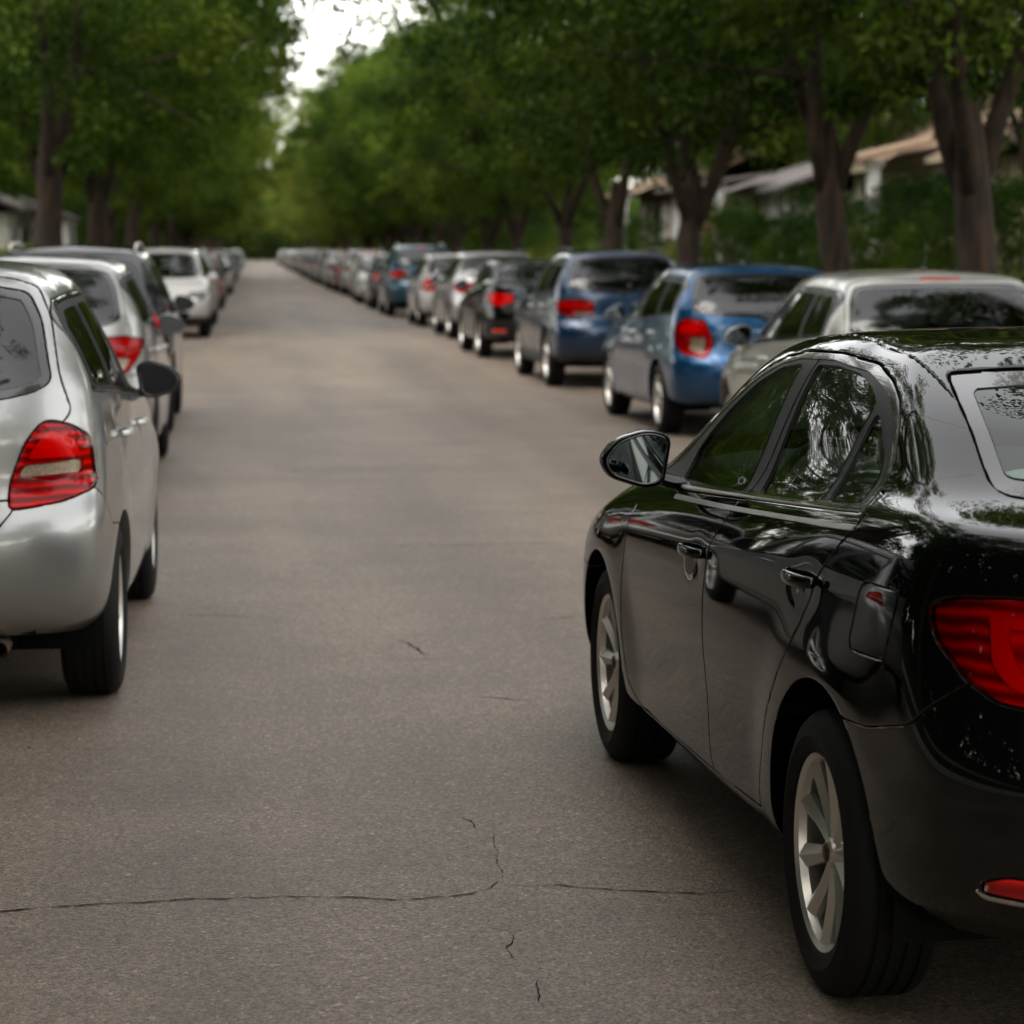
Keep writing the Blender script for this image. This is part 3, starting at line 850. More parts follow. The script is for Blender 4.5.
    S.region(F_front(rnd(s['grille'], .03), 1.3), 'grille', ['front_bumper', 'body', 'hood'])
    S.region(F_front(rnd(s['intake'], .04), 1.3), 'intake', ['front_bumper'])
    if s['fog']:
        S.panel(F_rear(rnd(s['fog'], .012), -1.6), 'fog', ['rear_bumper'], w=.002)
        fg = s['fog']
        S.region(F_rear([(fg[0][0], fg[4][1] - .010), (fg[0][0], fg[4][1] - .003), (fg[3][0] - .01, fg[3][1] - .003), (fg[3][0] + .012, fg[3][1] + .006), (fg[3][0] + .012, fg[3][1] - .004), (fg[3][0] - .01, fg[3][1] - .011)], -1.6), 'fogtrim', ['rear_bumper'])
    if cladding:
        S.region(F_side([(-3, .40), (3, .40), (3, 0), (-3, 0)], -1), 'clad', ['body', 'rear_bumper', 'front_bumper', 'front_door', 'rear_door'])
    # ---- parts
    root = empty(name)
    PB = [pm, M['gap']]
    def part(nm, tags, mats, parent=root, push=0.0, wall=.014, wallmat=1, side=None):
        d = S.extract(tags, push, wall, wallmat, side)
        if d is None: return None
        return link(nm, shell_mesh(nm, d), mats, parent)
    body = part('body', ['body'], PB)
    g = S.extract(['gap'], -.012, .001, 0)
    gp = link('panel_gaps', shell_mesh('panel_gaps', g), [M['gap']], body)
    if cladding: part('lower_cladding', ['clad'], [M['black_plastic'], M['gap']])
    gate_name = 'trunk_lid' if s['gate'] == 'deck' else 'tailgate'
    gate = part(gate_name, [gate_name], PB)
    bw = part('rear_window', ['backlight', 'frit'] if False else ['backlight'], [M[glass_mat], M['seal']], gate if s['gate'] != 'deck' else root, push=-.003)
    part('window_border', ['frit'], [M['gloss_black'], M['seal']], bw, push=-.0025, wall=.004)
    wsd = part('windshield', ['windshield'], [M['glass_clear'], M['seal']], root, push=-.003)
    part('window_border', ['frit_front'], [M['gloss_black'], M['seal']], wsd, push=-.0025, wall=.004)
    rb = part('rear_bumper', ['rear_bumper'], PB)
    fb = part('front_bumper', ['front_bumper'], PB)
    if s['roof']: part('roof_panel', ['roof'], PB)
    elif dark_roof: pass
    part('hood', ['hood'], PB)
    part('grille', ['grille'], [M['black_plastic'], M['chrome']], fb, push=-.02, wall=.02, wallmat=1)
    part('air_intake', ['intake'], [M['gap'], M['black_plastic']], fb, push=-.03, wall=.03)
    fmat = M['gloss_black']
    for sd in (1, -1):
        fd = part('front_door', ['front_door'], PB, side=sd)
        rdo = part('rear_door', ['rear_door'], PB, side=sd)
        f1 = part('window_frame', ['frame'], [fmat, M['seal']], fd, push=-.0008, wall=.012, side=sd)
        f2 = part('window_frame', ['frame_rear'], [fmat, M['seal']], rdo, push=-.0008, wall=.012, side=sd)
        part('pillar_trim', ['frame_inner'], [M['seal'], M['seal']], fd, push=-.002, wall=.006, side=sd)
        part('pillar_trim', ['frame_inner_rear'], [M['seal'], M['seal']], rdo, push=-.002, wall=.006, side=sd)
        part('window', ['pane_front'], [M[glass_mat], M['seal']], fd, push=-.007, wall=.01, side=sd)
        part('window', ['pane_rear'], [M[glass_mat], M['seal']], rdo, push=-.007, wall=.01, side=sd)
        part('quarter_window', ['pane_quarter'], [M[glass_mat], M['seal']], rdo, push=-.006, wall=.01, side=sd)
        if s['strip']:
            d = S.extract(['strip'], .004, .004, 0, sd)
            if d: link('bright_strip', shell_mesh('bright_strip', d), [M['satin']], root)
            d = S.extract(['strip2'], .003, .004, 0, sd)
            if d: link('bright_strip', shell_mesh('bright_strip', d), [M['satin']], root)
        if s['fuel'] and sd == 1: part('fuel_flap', ['fuel_flap'], PB, side=sd)
        # tail lamp: bowls behind a lens
        tl = part('taillight', ['tail'], [M['red_dark'], M['gap']], push=-.010, wall=.012, side=sd)
        for mname in subs:
            part('lamp_bowl', ['tail_' + mname], [M[mname], M['red_bright']], tl, push=-.004 if mname != 'lamp_white' else -.006, wall=.008, side=sd)
        redtags = ['tail'] + ['tail_' + k for k in subs if k != 'lamp_white']
        part('lens', redtags, [M['lens_red'], M['red_dark']], tl, push=.005, wall=.006, side=sd)
        if 'lamp_white' in subs: part('clear_lens', ['tail_lamp_white', 'tail_w'], [M['lens_clear'], M['red_dark']], tl, push=.0045, wall=.002, side=sd)
        hl = part('headlight', ['head'], [M['lamp_silver'], M['gap']], push=-.02, wall=.02, side=sd)
        if hl: part('lens', ['head'], [M['lens_clear'], M['gap']], hl, push=.003, wall=.004, side=sd)
        if s['fog']:
            part('fog_reflector', ['fog'], [M['red_mid'], M['gap']], rb, push=.002, side=sd)
            d = S.extract(['fogtrim'], .004, .004, 0, sd)
            if d: link('bright_strip', shell_mesh('bright_strip', d), [M['chrome']], rb)
        # handles
        for (hx, hz, hm), dr in zip(hs, (fd, rdo)):
            y0 = max(side_y(hx + .1, hz), side_y(hx - .1, hz))
            b = MB()
            rings = []
            for t in np.linspace(0, 1, 13):
                x = hx + .105 - .21 * t
                e = math.sin(math.pi * min(max(t, .02), .98)) ** .35
                yy = y0 + .004 + .028 * math.sin(math.pi * t) ** .5
                hh = .0165 * (.55 + .45 * e); dd = .009
                rings.append([(x, (yy + dd * math.cos(a)) * sd, hz + .012 + .02 * (hx - x) * .5 + hh * math.sin(a)) for a in np.linspace(0, 2 * math.pi, 12, endpoint=False)])
            b.loft(rings)
            b.build('door_handle', pm if hm == 3 else M['satin'], dr)
        # mirror
        mx, my, mz = s['mirror']
        q = mirror_big * 1.1
        out = rnd([(.02, .0, .02), (.00, .125, .03), (.06, .143, .05), (.145, .118, .055), (.188, .065, .05), (.165, .018, .04), (.07, -.012, .03)], .03, 5)
        cyz = (.085, .065)
        b = MB(); rings = []
        for dx, k in ((-.036, .90), (-.042, .96), (-.034, 1.0), (0, 1.0), (.04, .93), (.075, .76), (.10, .48), (.108, .2)):
            rings.append([(mx + dx * q + .04 * (u - .085), (my + .02 + (cyz[0] + (u - cyz[0]) * k) * q) * sd, mz + .01 + (cyz[1] + (v - cyz[1]) * k) * q) for u, v in out])
        b.loft(rings, cap=True)
        ya = side_y(mx + .05, mz - .01) - .02
        b.loft([[(mx + .05 + .045 * math.cos(a), y_ * sd, z_ + .022 * math.sin(a)) for a in np.linspace(0, 2 * math.pi, 12, endpoint=False)] for y_, z_ in ((ya, mz + .0), (my + .02, mz + .014), (my + .07, mz + .03))])
        mo = b.build('side_mirror', mirror_mat or pm, root, angle=50)
        b = MB()
        gp_ = [(mx - .0425 * q + .04 * (u - .085), (my + .02 + (cyz[0] + (u - cyz[0]) * .82) * q) * sd, mz + .01 + (cyz[1] + (v - cyz[1]) * .82) * q) for u, v in out]
        ctr = tuple(np.mean(gp_, 0))
        b.add(gp_ + [ctr], [(k, (k + 1) % len(gp_), len(gp_)) for k in range(len(gp_))])
        b.build('mirror_glass', M['mirror_dark' if mirror_mat else 'mirror'], mo)
        b = MB()
        rr = [[(mx - x_ * q + .04 * (u - .085), (my + .02 + (cyz[0] + (u - cyz[0]) * k) * q) * sd, mz + .01 + (cyz[1] + (v - cyz[1]) * k) * q) for u, v in out] for k, x_ in ((.90, .0366), (.90, .0437), (.82, .0437), (.82, .0366))]
        b.loft(rr, cap=False)
        b.build('mirror_rim', M['gloss_black'], mo)
        # rubber sail in front of the window
        for wx, yo in ((rear_w, .872 if s['gate'] == 'deck' else .856), (front_w, .868 if s['gate'] == 'deck' else .852)):
            w = empty('wheel'); w.parent = root
            w.location = (wx, yo * sd, wr - .001)
            w.rotation_euler = (0, random.uniform(0, 1.2), 0 if sd == 1 else math.pi)
            tm, rm, cm = wheel_meshes(wheel, wr, s['rim_r'], M[cap])
            t = link('tyre', tm, (), w); r = link('rim', rm, (), w); c = link('hub_cap', cm, (), w)
            # wheel well
            b = MB(); rA = (ra if wx == rear_w else fa) + .012
            A = [math.radians(a) for a in range(-12, 193, 6)]
            v1 = [(wx + rA * math.cos(a), .815 * sd, max(zc + rA * math.sin(a), .17)) for a in A]
            v2 = [(wx + rA * math.cos(a), .45 * sd, max(zc + rA * math.sin(a), .17)) for a in A]
            L = len(A)
            b.add(v1 + v2 + [(wx, .45 * sd, zc)], [(k, k + 1, L + k + 1, L + k) for k in range(L - 1)] + [(L + k, L + k + 1, 2 * L) for k in range(L - 1)])
            b.build('wheel_arch_liner', M['well'], root)
    # underbody and cabin
    xr, xf = s['rear_x'], s['rings'][0]['xf']
    b = MB()
    b.box(((xr + .25 + xf - .2) / 2, 0, .31), (xf - .2 - xr - .25, 1.04, .12))
    b.box(((rear_w + ra + front_w - fa) / 2, 0, .268), (front_w - fa - rear_w - ra - .04, 1.5, .10))
    b.box((xr + .32, 0, .37), (.30, 1.2, .12))
    b.build('underbody', M['well'], root, smooth=False)
    tz = s['tubz']
    b = MB()
    x0, x1 = rear_w - .35, 1.02
    V0 = [(x0, -.72), (x1, -.74), (x1, .74), (x0, .72)]
    b.add([(x, y, .36) for x, y in V0] + [(x, y * 1.055, tz if x > 0 else tz + .05) for x, y in V0], [(3, 2, 1, 0), (0, 1, 5, 4), (1, 2, 6, 5), (2, 3, 7, 6), (3, 0, 4, 7)])
    sx0, sx1, sz = s['shelf']
    b.add([(sx0, -.68, sz + .03), (sx1, -.68, sz), (sx1, .68, sz), (sx0, .68, sz + .03)], [(0, 1, 2, 3)])
    b.build('cabin_lining', M['trim_dark'], root, smooth=False)
    b = MB()
    rbox(b, (.86, 0, s['windshield'][0][1] - .075), (.62, 1.42, .20), 3.5)
    b.build('dashboard', M['trim_dark'], root)
    b = MB()
    c = Vector((.38, .36 if steer_left else -.36, tz - .01)); A = np.linspace(0, 2 * math.pi, 28, endpoint=False)
    ax = Vector((0, 1, 0)); ay = Vector((.45, 0, .9)).normalized()
    rim = [c + ax * .18 * math.cos(a) + ay * .18 * math.sin(a) for a in A]
    b.tube(rim + [rim[0], rim[1]], .014, 8, cap=False)
    b.tube([c - ax * .17, c + ax * .17], .016); b.tube([c, c - ay * .17], .016)
    b.build('steering_wheel', M['trim_dark'], root)
    sm = M['seat_light'] if light_seats else M['seat']
    sh = s['seat_h']
    for y in (.36, -.36):
        b = MB()
        rbox(b, (.05, y, .48), (.52, .50, .18), 4)
        rbox(b, (-.29, y, sh - .24), (.16, .50, .62), 4, tilt=-.30)
        rbox(b, (-.405, y, sh + .135), (.10, .25, .17), 3, tilt=-.2)
        b.tube([(-.385, y - .05, sh + .02), (-.40, y - .05, sh + .1)], .008); b.tube([(-.385, y + .05, sh + .02), (-.40, y + .05, sh + .1)], .008)
        b.build('front_seat', sm, root)
    b = MB()
    rbox(b, (-.82, 0, .48), (.5, 1.26, .18), 5)
    rbox(b, (-1.14, 0, sh - .26), (.18, 1.28, .58), 5, tilt=-.35)
    for y in (.36, -.36): rbox(b, (-1.25, y, sh + .085), (.10, .25, .13), 3, tilt=-.25)
    b.build('rear_seat', sm, root)
    # small things
    if rails:
        for sd in (1, -1):
            b = MB()
            xs = np.linspace(.05, (rear_w - .18), 9)
            zr = []
            for x in xs:
                m = (S.V[:, 1] > .5) & (S.V[:, 1] < .58)
                i = np.argmin((S.V[m, 0] - x) ** 2 + (S.V[m, 1] - .54) ** 2 * 4 - S.V[m, 2] * .5); zr.append(S.V[m][i, 2])
            pts = [(x, .55 * sd, z + (.04 if 0 < k < 8 else .0)) for k, (x, z) in enumerate(zip(xs, zr))]
            b.tube(pts, [.012] + [.016] * 7 + [.012], 8)
            b.build('roof_rail', M['satin'] if rails == 1 else M['black_plastic'], root)
    if antenna:
        ax_, h = antenna
        m = S.V[:, 1] < .05
        i = np.argmin(np.abs(S.V[m, 0] - ax_) - S.V[m, 2]); z = S.V[m][i, 2]
        b = MB(); b.lathe([(.024, z - .006), (.022, z + .012), (.010, z + .03)], 16, axis='z', c=(ax_, 0, 0))
        b.tube([(ax_, 0, z + .02), (ax_ - h * .45, 0, z + h)], [.006, .004], 8)
        b.build('antenna', M['black_plastic'], root)
    if wiper and s['gate'] != 'deck':
        m = (S.V[:, 1] < .3) & (S.V[:, 0] < -1.2)
        def px(y, z):
            mm = (S.V[:, 0] < -1.2); i = np.argmin((S.V[mm, 1] - abs(y)) ** 2 + (S.V[mm, 2] - z) ** 2); return float(S.V[mm][i, 0])
        z0 = s['backlight'][0][1]
        b = MB(); pts = []
        for y, z in ((0, z0 - .03), (.1, z0 + .03), (.25, z0 + .045), (.42, z0 + .05)): pts.append((px(y, z) - .022, y, z))
        b.tube(pts, [.014, .009, .008, .006], 6)
        b.build('wiper', M['black_plastic'], gate)
    if brake_lamp and s['gate'] != 'deck':
        zt = s['backlight'][-1][1] + .022
        mm = (S.V[:, 0] < -1.2); i = np.argmin((S.V[mm, 1]) ** 2 + (S.V[mm, 2] - zt) ** 2); x = float(S.V[mm][i, 0])
        b = MB(); b.box((x - .004, 0, zt), (.02, .26, .022)); b.build('brake_lamp', M['red_mid'], gate)
    if exhaust:
        b = MB(); b.tube([(xr + .30, .48 * exhaust, .27), (xr + .10, .48 * exhaust, .265)], .032, 16, cap=False)
        b.tube([(xr + .10, .48 * exhaust, .265), (xr + .30, .48 * exhaust, .27)], .028, 16, cap=False)
        b.build('exhaust_pipe', M['exhaust'], root)
    return root
# ------------------------------------------------------------------ camera, sky, sun
FPX = 2530.0
TH = math.atan(262 / FPX); PS = math.atan(262 / FPX * math.cos(TH))
cam = bpy.data.cameras.new('camera'); cam_o = bpy.data.objects.new('camera', cam); col.objects.link(cam_o); sc.camera = cam_o
cam.sensor_width = 36; cam.lens = FPX / 1024 * 36; cam.clip_start = .1; cam.clip_end = 4000
cam_o.location = (0, 0, 1.63); cam_o.rotation_euler = (math.pi / 2 - TH, 0, -PS)
cam.dof.use_dof = True; cam.dof.focus_distance = 6.3; cam.dof.aperture_fstop = 4.0; cam.dof.aperture_blades = 7

sc.view_settings.view_transform = 'Standard'; sc.view_settings.look = 'None'
sc.view_settings.exposure = 0; sc.view_settings.gamma = 1
sc.cycles.max_bounces = 8; sc.cycles.transparent_max_bounces = 24; sc.cycles.glossy_bounces = 4; sc.cycles.diffuse_bounces = 3
sc.cycles.caustics_reflective = False; sc.cycles.caustics_refractive = False
try: sc.cycles.use_denoising = True
except Exception: pass

SUN_EL, SUN_AZ = math.radians(58), math.radians(215)
world = bpy.data.worlds.new("World"); sc.world = world; world.use_nodes = True
nt = world.node_tree; bg = nt.nodes['Background']
sky = nt.nodes.new('ShaderNodeTexSky'); sky.sky_type = 'NISHITA'; sky.sun_disc = False
sky.sun_elevation = SUN_EL; sky.sun_rotation = SUN_AZ; sky.dust_density = .5; sky.air_density = 1.0; sky.ozone_density = 1.0
hs = nt.nodes.new('ShaderNodeHueSaturation'); hs.inputs['Saturation'].default_value = .22; hs.inputs['Value'].default_value = 4.9
wm = nt.nodes.new('ShaderNodeVectorMath'); wm.operation = 'MULTIPLY'; wm.inputs[1].default_value = (1.05, 1.0, .92)
nt.links.new(sky.outputs['Color'], hs.inputs['Color']); nt.links.new(hs.outputs['Color'], wm.inputs[0])
nt.links.new(wm.outputs['Vector'], bg.inputs['Color']); bg.inputs['Strength'].default_value = .15
sv = Vector((math.sin(SUN_AZ) * math.cos(SUN_EL), math.cos(SUN_AZ) * math.cos(SUN_EL), math.sin(SUN_EL)))
sl = bpy.data.lights.new('sun', 'SUN'); sl.energy = 1.5; sl.angle = math.radians(35); sl.color = (1, .93, .84)
so = bpy.data.objects.new('sun', sl); col.objects.link(so); so.rotation_euler = sv.to_track_quat('Z', 'Y').to_euler(); so.location = (0, 0, 40)

# ------------------------------------------------------------------ ground materials
def asphalt():
    m, nt, b = new_mat('asphalt'); L = nt.links
    tc = nt.nodes.new('ShaderNodeTexCoord'); P = tc.outputs['Object']
    def noise(scale, detail=4, rough=.55, vec=None):
        n = nt.nodes.new('ShaderNodeTexNoise'); n.inputs['Scale'].default_value = scale; n.inputs['Detail'].default_value = detail; n.inputs['Roughness'].default_value = rough
        L.new(vec or P, n.inputs['Vector']); return n.outputs['Fac']
    def mr(src, a, b_, c, d):
        r = nt.nodes.new('ShaderNodeMapRange'); L.new(src, r.inputs['Value'])
        for k, v in zip(('From Min', 'From Max', 'To Min', 'To Max'), (a, b_, c, d)): r.inputs[k].default_value = v
        return r.outputs['Result']
    def mul(a, b_):
        x = nt.nodes.new('ShaderNodeMath'); x.operation = 'MULTIPLY'; L.new(a, x.inputs[0]); L.new(b_, x.inputs[1]); return x.outputs['Value']
    mp = nt.nodes.new('ShaderNodeMapping'); mp.inputs['Scale'].default_value = (1.1, .10, 1); L.new(P, mp.inputs['Vector'])
    mp2 = nt.nodes.new('ShaderNodeMapping'); mp2.inputs['Scale'].default_value = (.12, .55, 1); L.new(P, mp2.inputs['Vector'])
    f = mr(noise(1.3, 6, .6), .3, .7, .86, 1.16)
    f = mul(f, mr(noise(1.0, 3, .5, mp.outputs['Vector']), .3, .7, .72, 1.28))
    f = mul(f, mr(noise(1.0, 4, .6, mp2.outputs['Vector']), .3, .7, .88, 1.12))
    f = mul(f, mr(noise(14, 5, .7), .3, .7, .90, 1.10))
    v = nt.nodes.new('ShaderNodeTexVoronoi'); v.inputs['Scale'].default_value = 150; L.new(P, v.inputs['Vector'])
    spc = nt.nodes.new('ShaderNodeSeparateColor'); L.new(v.outputs['Color'], spc.inputs['Color'])
    f = mul(f, mr(spc.outputs['Red'], 0, 1, .40, 1.66))
    v2 = nt.nodes.new('ShaderNodeTexVoronoi'); v2.inputs['Scale'].default_value = 95; L.new(P, v2.inputs['Vector'])
    sp2 = nt.nodes.new('ShaderNodeSeparateColor'); L.new(v2.outputs['Color'], sp2.inputs['Color'])
    f = mul(f, mr(sp2.outputs['Green'], .93, 1.0, 1.0, 1.9))
    f = mul(f, mr(noise(260, 2, .6), .35, .65, .8, 1.2))
    s = nt.nodes.new('ShaderNodeVectorMath'); s.operation = 'SCALE'; s.inputs[0].default_value = (.134, .101, .073)
    L.new(f, s.inputs['Scale']); L.new(s.outputs['Vector'], b.inputs['Base Color'])
    b.inputs['Roughness'].default_value = .60; b.inputs['Specular IOR Level'].default_value = .55
    bp = nt.nodes.new('ShaderNodeBump'); bp.inputs['Strength'].default_value = .55; bp.inputs['Distance'].default_value = .004
    L.new(mul(mr(v.outputs['Distance'], 0, .6, 1, .4), mr(noise(120, 3), .3, .7, .7, 1.2)), bp.inputs['Height']); L.new(bp.outputs['Normal'], b.inputs['Normal'])
    return m
def grassy(name, c1, c2):
    m, nt, b = new_mat(name); L = nt.links
    tc = nt.nodes.new('ShaderNodeTexCoord')
    n = nt.nodes.new('ShaderNodeTexNoise'); n.inputs['Scale'].default_value = 1.2; n.inputs['Detail'].default_value = 9; n.inputs['Roughness'].default_value = .75
    L.new(tc.outputs['Object'], n.inputs['Vector'])
    r = nt.nodes.new('ShaderNodeValToRGB'); r.color_ramp.elements[0].position = .35; r.color_ramp.elements[1].position = .68
    r.color_ramp.elements[0].color = (*c1, 1); r.color_ramp.elements[1].color = (*c2, 1)
    L.new(n.outputs['Fac'], r.inputs['Fac']); L.new(r.outputs['Color'], b.inputs['Base Color'])
    b.inputs['Roughness'].default_value = .95; b.inputs['Specular IOR Level'].default_value = .1
    n2 = nt.nodes.new('ShaderNodeTexNoise'); n2.inputs['Scale'].default_value = 28; n2.inputs['Detail'].default_value = 6
    L.new(tc.outputs['Object'], n2.inputs['Vector'])
    bp = nt.nodes.new('ShaderNodeBump'); bp.inputs['Strength'].default_value = 1; bp.inputs['Distance'].default_value = .06
    L.new(n2.outputs['Fac'], bp.inputs['Height']); L.new(bp.outputs['Normal'], b.inputs['Normal'])
    return m
M['asphalt'] = asphalt()
M['grass'] = grassy('grass', (.018, .032, .009), (.06, .085, .025))
M['verge'] = grassy('verge', (.035, .03, .018), (.05, .07, .022))
M['concrete'] = pbr('concrete', (.26, .24, .21), .85, noise=(6, .25), bump=(60, .3, .003))
M['crack'] = pbr('crack_dark', (.014, .012, .010), .95, spec=.1)  # even dark colour of the crack ribbons

Y0, Y1 = -80, 900
KR, KL = 5.62, -2.66
def strip(name, xz, mat, kind='structure', ys=None):
    ys = ys or [Y0, Y1]
    vs = []; fs = []
    n = len(xz)
    for y in ys:
        for x, z in xz: vs.append((x, y, z))
    for j in range(len(ys) - 1):
        for i in range(n - 1): fs.append((j * n + i, j * n + i + 1, (j + 1) * n + i + 1, (j + 1) * n + i))
    return tag(link(name, mesh_from(name, vs, fs, False), [mat]), kind=kind)
link_g = mesh_from('ground', [(-900, -300, -.03), (900, -300, -.03), (900, 2500, -.03), (-900, 2500, -.03)], [(0, 1, 2, 3)], False)
tag(link('ground', link_g, [M['grass']]), kind='structure')
strip('road', [(KL, -.012), (-.6, .0), (1.5, .004), (3.6, .0), (KR, -.012)], M['asphalt'])
strip('kerb_right', [(KR, -.02), (KR + .005, .105), (KR + .02, .12), (KR + .15, .122), (KR + .15, .0)], M['concrete'])
strip('kerb_left', [(KL - .15, .0), (KL - .15, .122), (KL - .02, .12), (KL - .005, .105), (KL, -.02)], M['concrete'])
ysv = [Y0] + list(range(10, 200, 4)) + [Y1]
def rough_strip(name, xs, zf, mat, kind='structure'):
    rng = random.Random(3)
    vs = []; fs = []; n = len(xs)
    for y in ysv:
        for k, x in enumerate(xs): vs.append((x, y, zf(x) + (rng.uniform(-.04, .06) if 0 < k < n - 1 and abs(x) > 9.8 else (rng.uniform(-.008, .015) if 0 < k < n - 1 else 0))))
    for j in range(len(ysv) - 1):
        for i in range(n - 1): fs.append((j * n + i, j * n + i + 1, (j + 1) * n + i + 1, (j + 1) * n + i))
    return tag(link(name, mesh_from(name, vs, fs), [mat]), kind=kind)
rough_strip('verge_right', list(np.linspace(KR + .15, 8.4, 6)), lambda x: .118, M['verge'])
strip('sidewalk_right', [(8.4, .118), (8.4, .135), (9.7, .137), (9.7, .118)], M['concrete'])
def lawn_z(x): return .118 + 1.15 * min(max((x - 9.9) / 3.2, 0), 1) ** 1.3
rough_strip('lawn_right', [9.7, 10.2, 10.8, 11.4, 12, 12.6, 13.2, 16, 22, 40], lawn_z, M['grass'])
rough_strip('verge_left', list(np.linspace(-5.0, KL - .15, 5)), lambda x: .118, M['verge'])
strip('sidewalk_left', [(-6.4, .118), (-6.4, .137), (-5.0, .135), (-5.0, .118)], M['concrete'])
rough_strip('lawn_left', [-40, -20, -12, -9, -7.5, -6.4], lambda x: .118 + .3 * min(max((-x - 7) / 5, 0), 1), M['grass'])

# cracks: thin dark openings lying in the road surface
def crack(pts, w, seed, kind='structure'):
    rng = random.Random(seed)
    P = [Vector((x, y)) for x, y in pts]
    fine = []
    for a, b in zip(P, P[1:]):
        n = max(2, int((b - a).length / .02))
        for k in range(n):
            fine.append(a.lerp(b, k / n))
    fine.append(P[-1])
    vs = []; fs = []; off = 0
    N = len(fine)
    for i, p in enumerate(fine):
        t = (fine[min(i + 1, N - 1)] - fine[max(i - 1, 0)]).normalized()
        nrm = Vector((-t.y, t.x))
        off = off * .8 + rng.uniform(-.006, .006)
        ww = w * .9 * rng.uniform(.2, 1.3) * (min(1, i / 6, (N - 1 - i) / 6) * .85 + .15)
        if rng.random() < .04: ww *= 2
        c = p + nrm * off
        z = .0065 + .0004 * 0
        for s_ in (-.5, .5):
            q = c + nrm * s_ * ww
            zz = np.interp(q.x, [KL, -.6, 1.5, 3.6, KR], [-.012, 0, .004, 0, -.012])
            vs.append((q.x, q.y, float(zz) + .0025))
    for i in range(N - 1): fs.append((2 * i, 2 * i + 1, 2 * i + 3, 2 * i + 2))
    return tag(link('road_crack', mesh_from('road_crack', vs, fs, False), [M['crack']]), kind=kind)
# ------------------------------------------------------------------ road details
CR = [([(-0.82, 6.19), (-0.584, 6.23), (-0.415, 6.261), (-0.142, 6.282), (0.108, 6.285), (0.184, 6.288), (0.358, 6.23), (0.539, 6.271), (0.595, 6.326), (0.628, 6.396)], .009),
      ([(0.635, 6.343), (0.776, 6.328), (0.971, 6.247), (1.12, 6.211), (1.245, 6.219)], .007),
      ([(0.589, 10.514), (0.643, 10.372), (0.684, 10.055)], .010),
      ([(0.785, 9.123), (0.89, 9.071), (1.011, 8.997)], .012),
      ([(1.26, 11.025), (1.467, 11.066)], .02),
      ([(0.571, 7.149), (0.61, 7.093), (0.623, 6.991)], .010),
      ([(0.591, 5.95), (0.603, 5.859), (0.577, 5.757), (0.589, 5.655)], .005),
      ([(0.63, 5.505), (0.616, 5.266)], .006),
      ([(-0.398, 11.383), (-0.173, 11.297), (0.036, 11.213)], .012),
      ([(0.657, 6.987), (0.643, 6.633), (0.627, 6.417)], .003),
      ([(0.5, 9.999), (0.7, 9.96), (0.862, 10.012)], .006),
      ([(0.5, 14.0), (0.913, 13.86), (1.702, 13.907)], .012),
      ([(0.15, 18.8), (0.573, 18.731), (1.094, 18.764)], .02)]
for i, (p, w_) in enumerate(CR): crack(p, w_, i)

M['litter_tan'] = pbr('dry_leaf_tan', (.38, .27, .13), .8)
M['litter_pale'] = pbr('dry_leaf_pale', (.34, .28, .20), .8)
M['litter_brown'] = pbr('dry_leaf_brown', (.16, .09, .04), .8)
LIT = [(-0.726, 8.58, 1), (-0.736, 8.303, 2), (-0.582, 8.424, 0), (-0.765, 7.727, 0), (-0.334, 6.548, 1), (0.03, 7.31, 1), (0.103, 6.246, 1), (0.794, 6.936, 0), (-0.079, 7.805, 1), (-0.311, 16.623, 1), (-0.035, 15.353, 1), (-0.349, 14.07, 0), (0.172, 5.341, 1), (-0.18, 5.628, 0), (.62, 6.262, 1), (-.42, 9.1, 0), (-.38, 11.9, 0), (-.45, 12.6, 1), (-.2, 13.2, 2), (1.0, 12.2, 0), (.4, 11.4, 2), (2.2, 16.2, 1), (3.0, 19.5, 0), (2.7, 22.0, 1), (1.2, 5.6, 2)]
def road_z(x): return float(np.interp(x, [KL, -.6, 1.5, 3.6, KR], [-.012, 0, .004, 0, -.012]))
rng = random.Random(11)
for k, (x, y, c) in enumerate(LIT):
    a = rng.uniform(0, 6.28); l = rng.uniform(.005, .011) * (1.0 if y < 10 else 1.8); w_ = l * rng.uniform(.25, .5)
    z = road_z(x) + .003
    pts = []
    for u, v, h in ((-1, 0, .001), (-.3, 1, .004), (.5, .8, .006), (1, 0, .002), (.5, -.8, .003), (-.3, -1, .001), (0, 0, .0035)):
        X, Y = u * l, v * w_
        pts.append((x + X * math.cos(a) - Y * math.sin(a), y + X * math.sin(a) + Y * math.cos(a), z + h))
    o = link('fallen_leaf', mesh_from('fallen_leaf', pts, [(0, 6, 1), (1, 6, 2), (2, 6, 3), (3, 6, 4), (4, 6, 5), (5, 6, 0)]), [M[('litter_tan', 'litter_pale', 'litter_brown')[c]]])
    tag(o, 'tiny %s dry leaf scrap lying flat on the open asphalt' % ('tan', 'pale straw coloured', 'dark brown')[c], 'leaf', 'leaf scraps on the road')

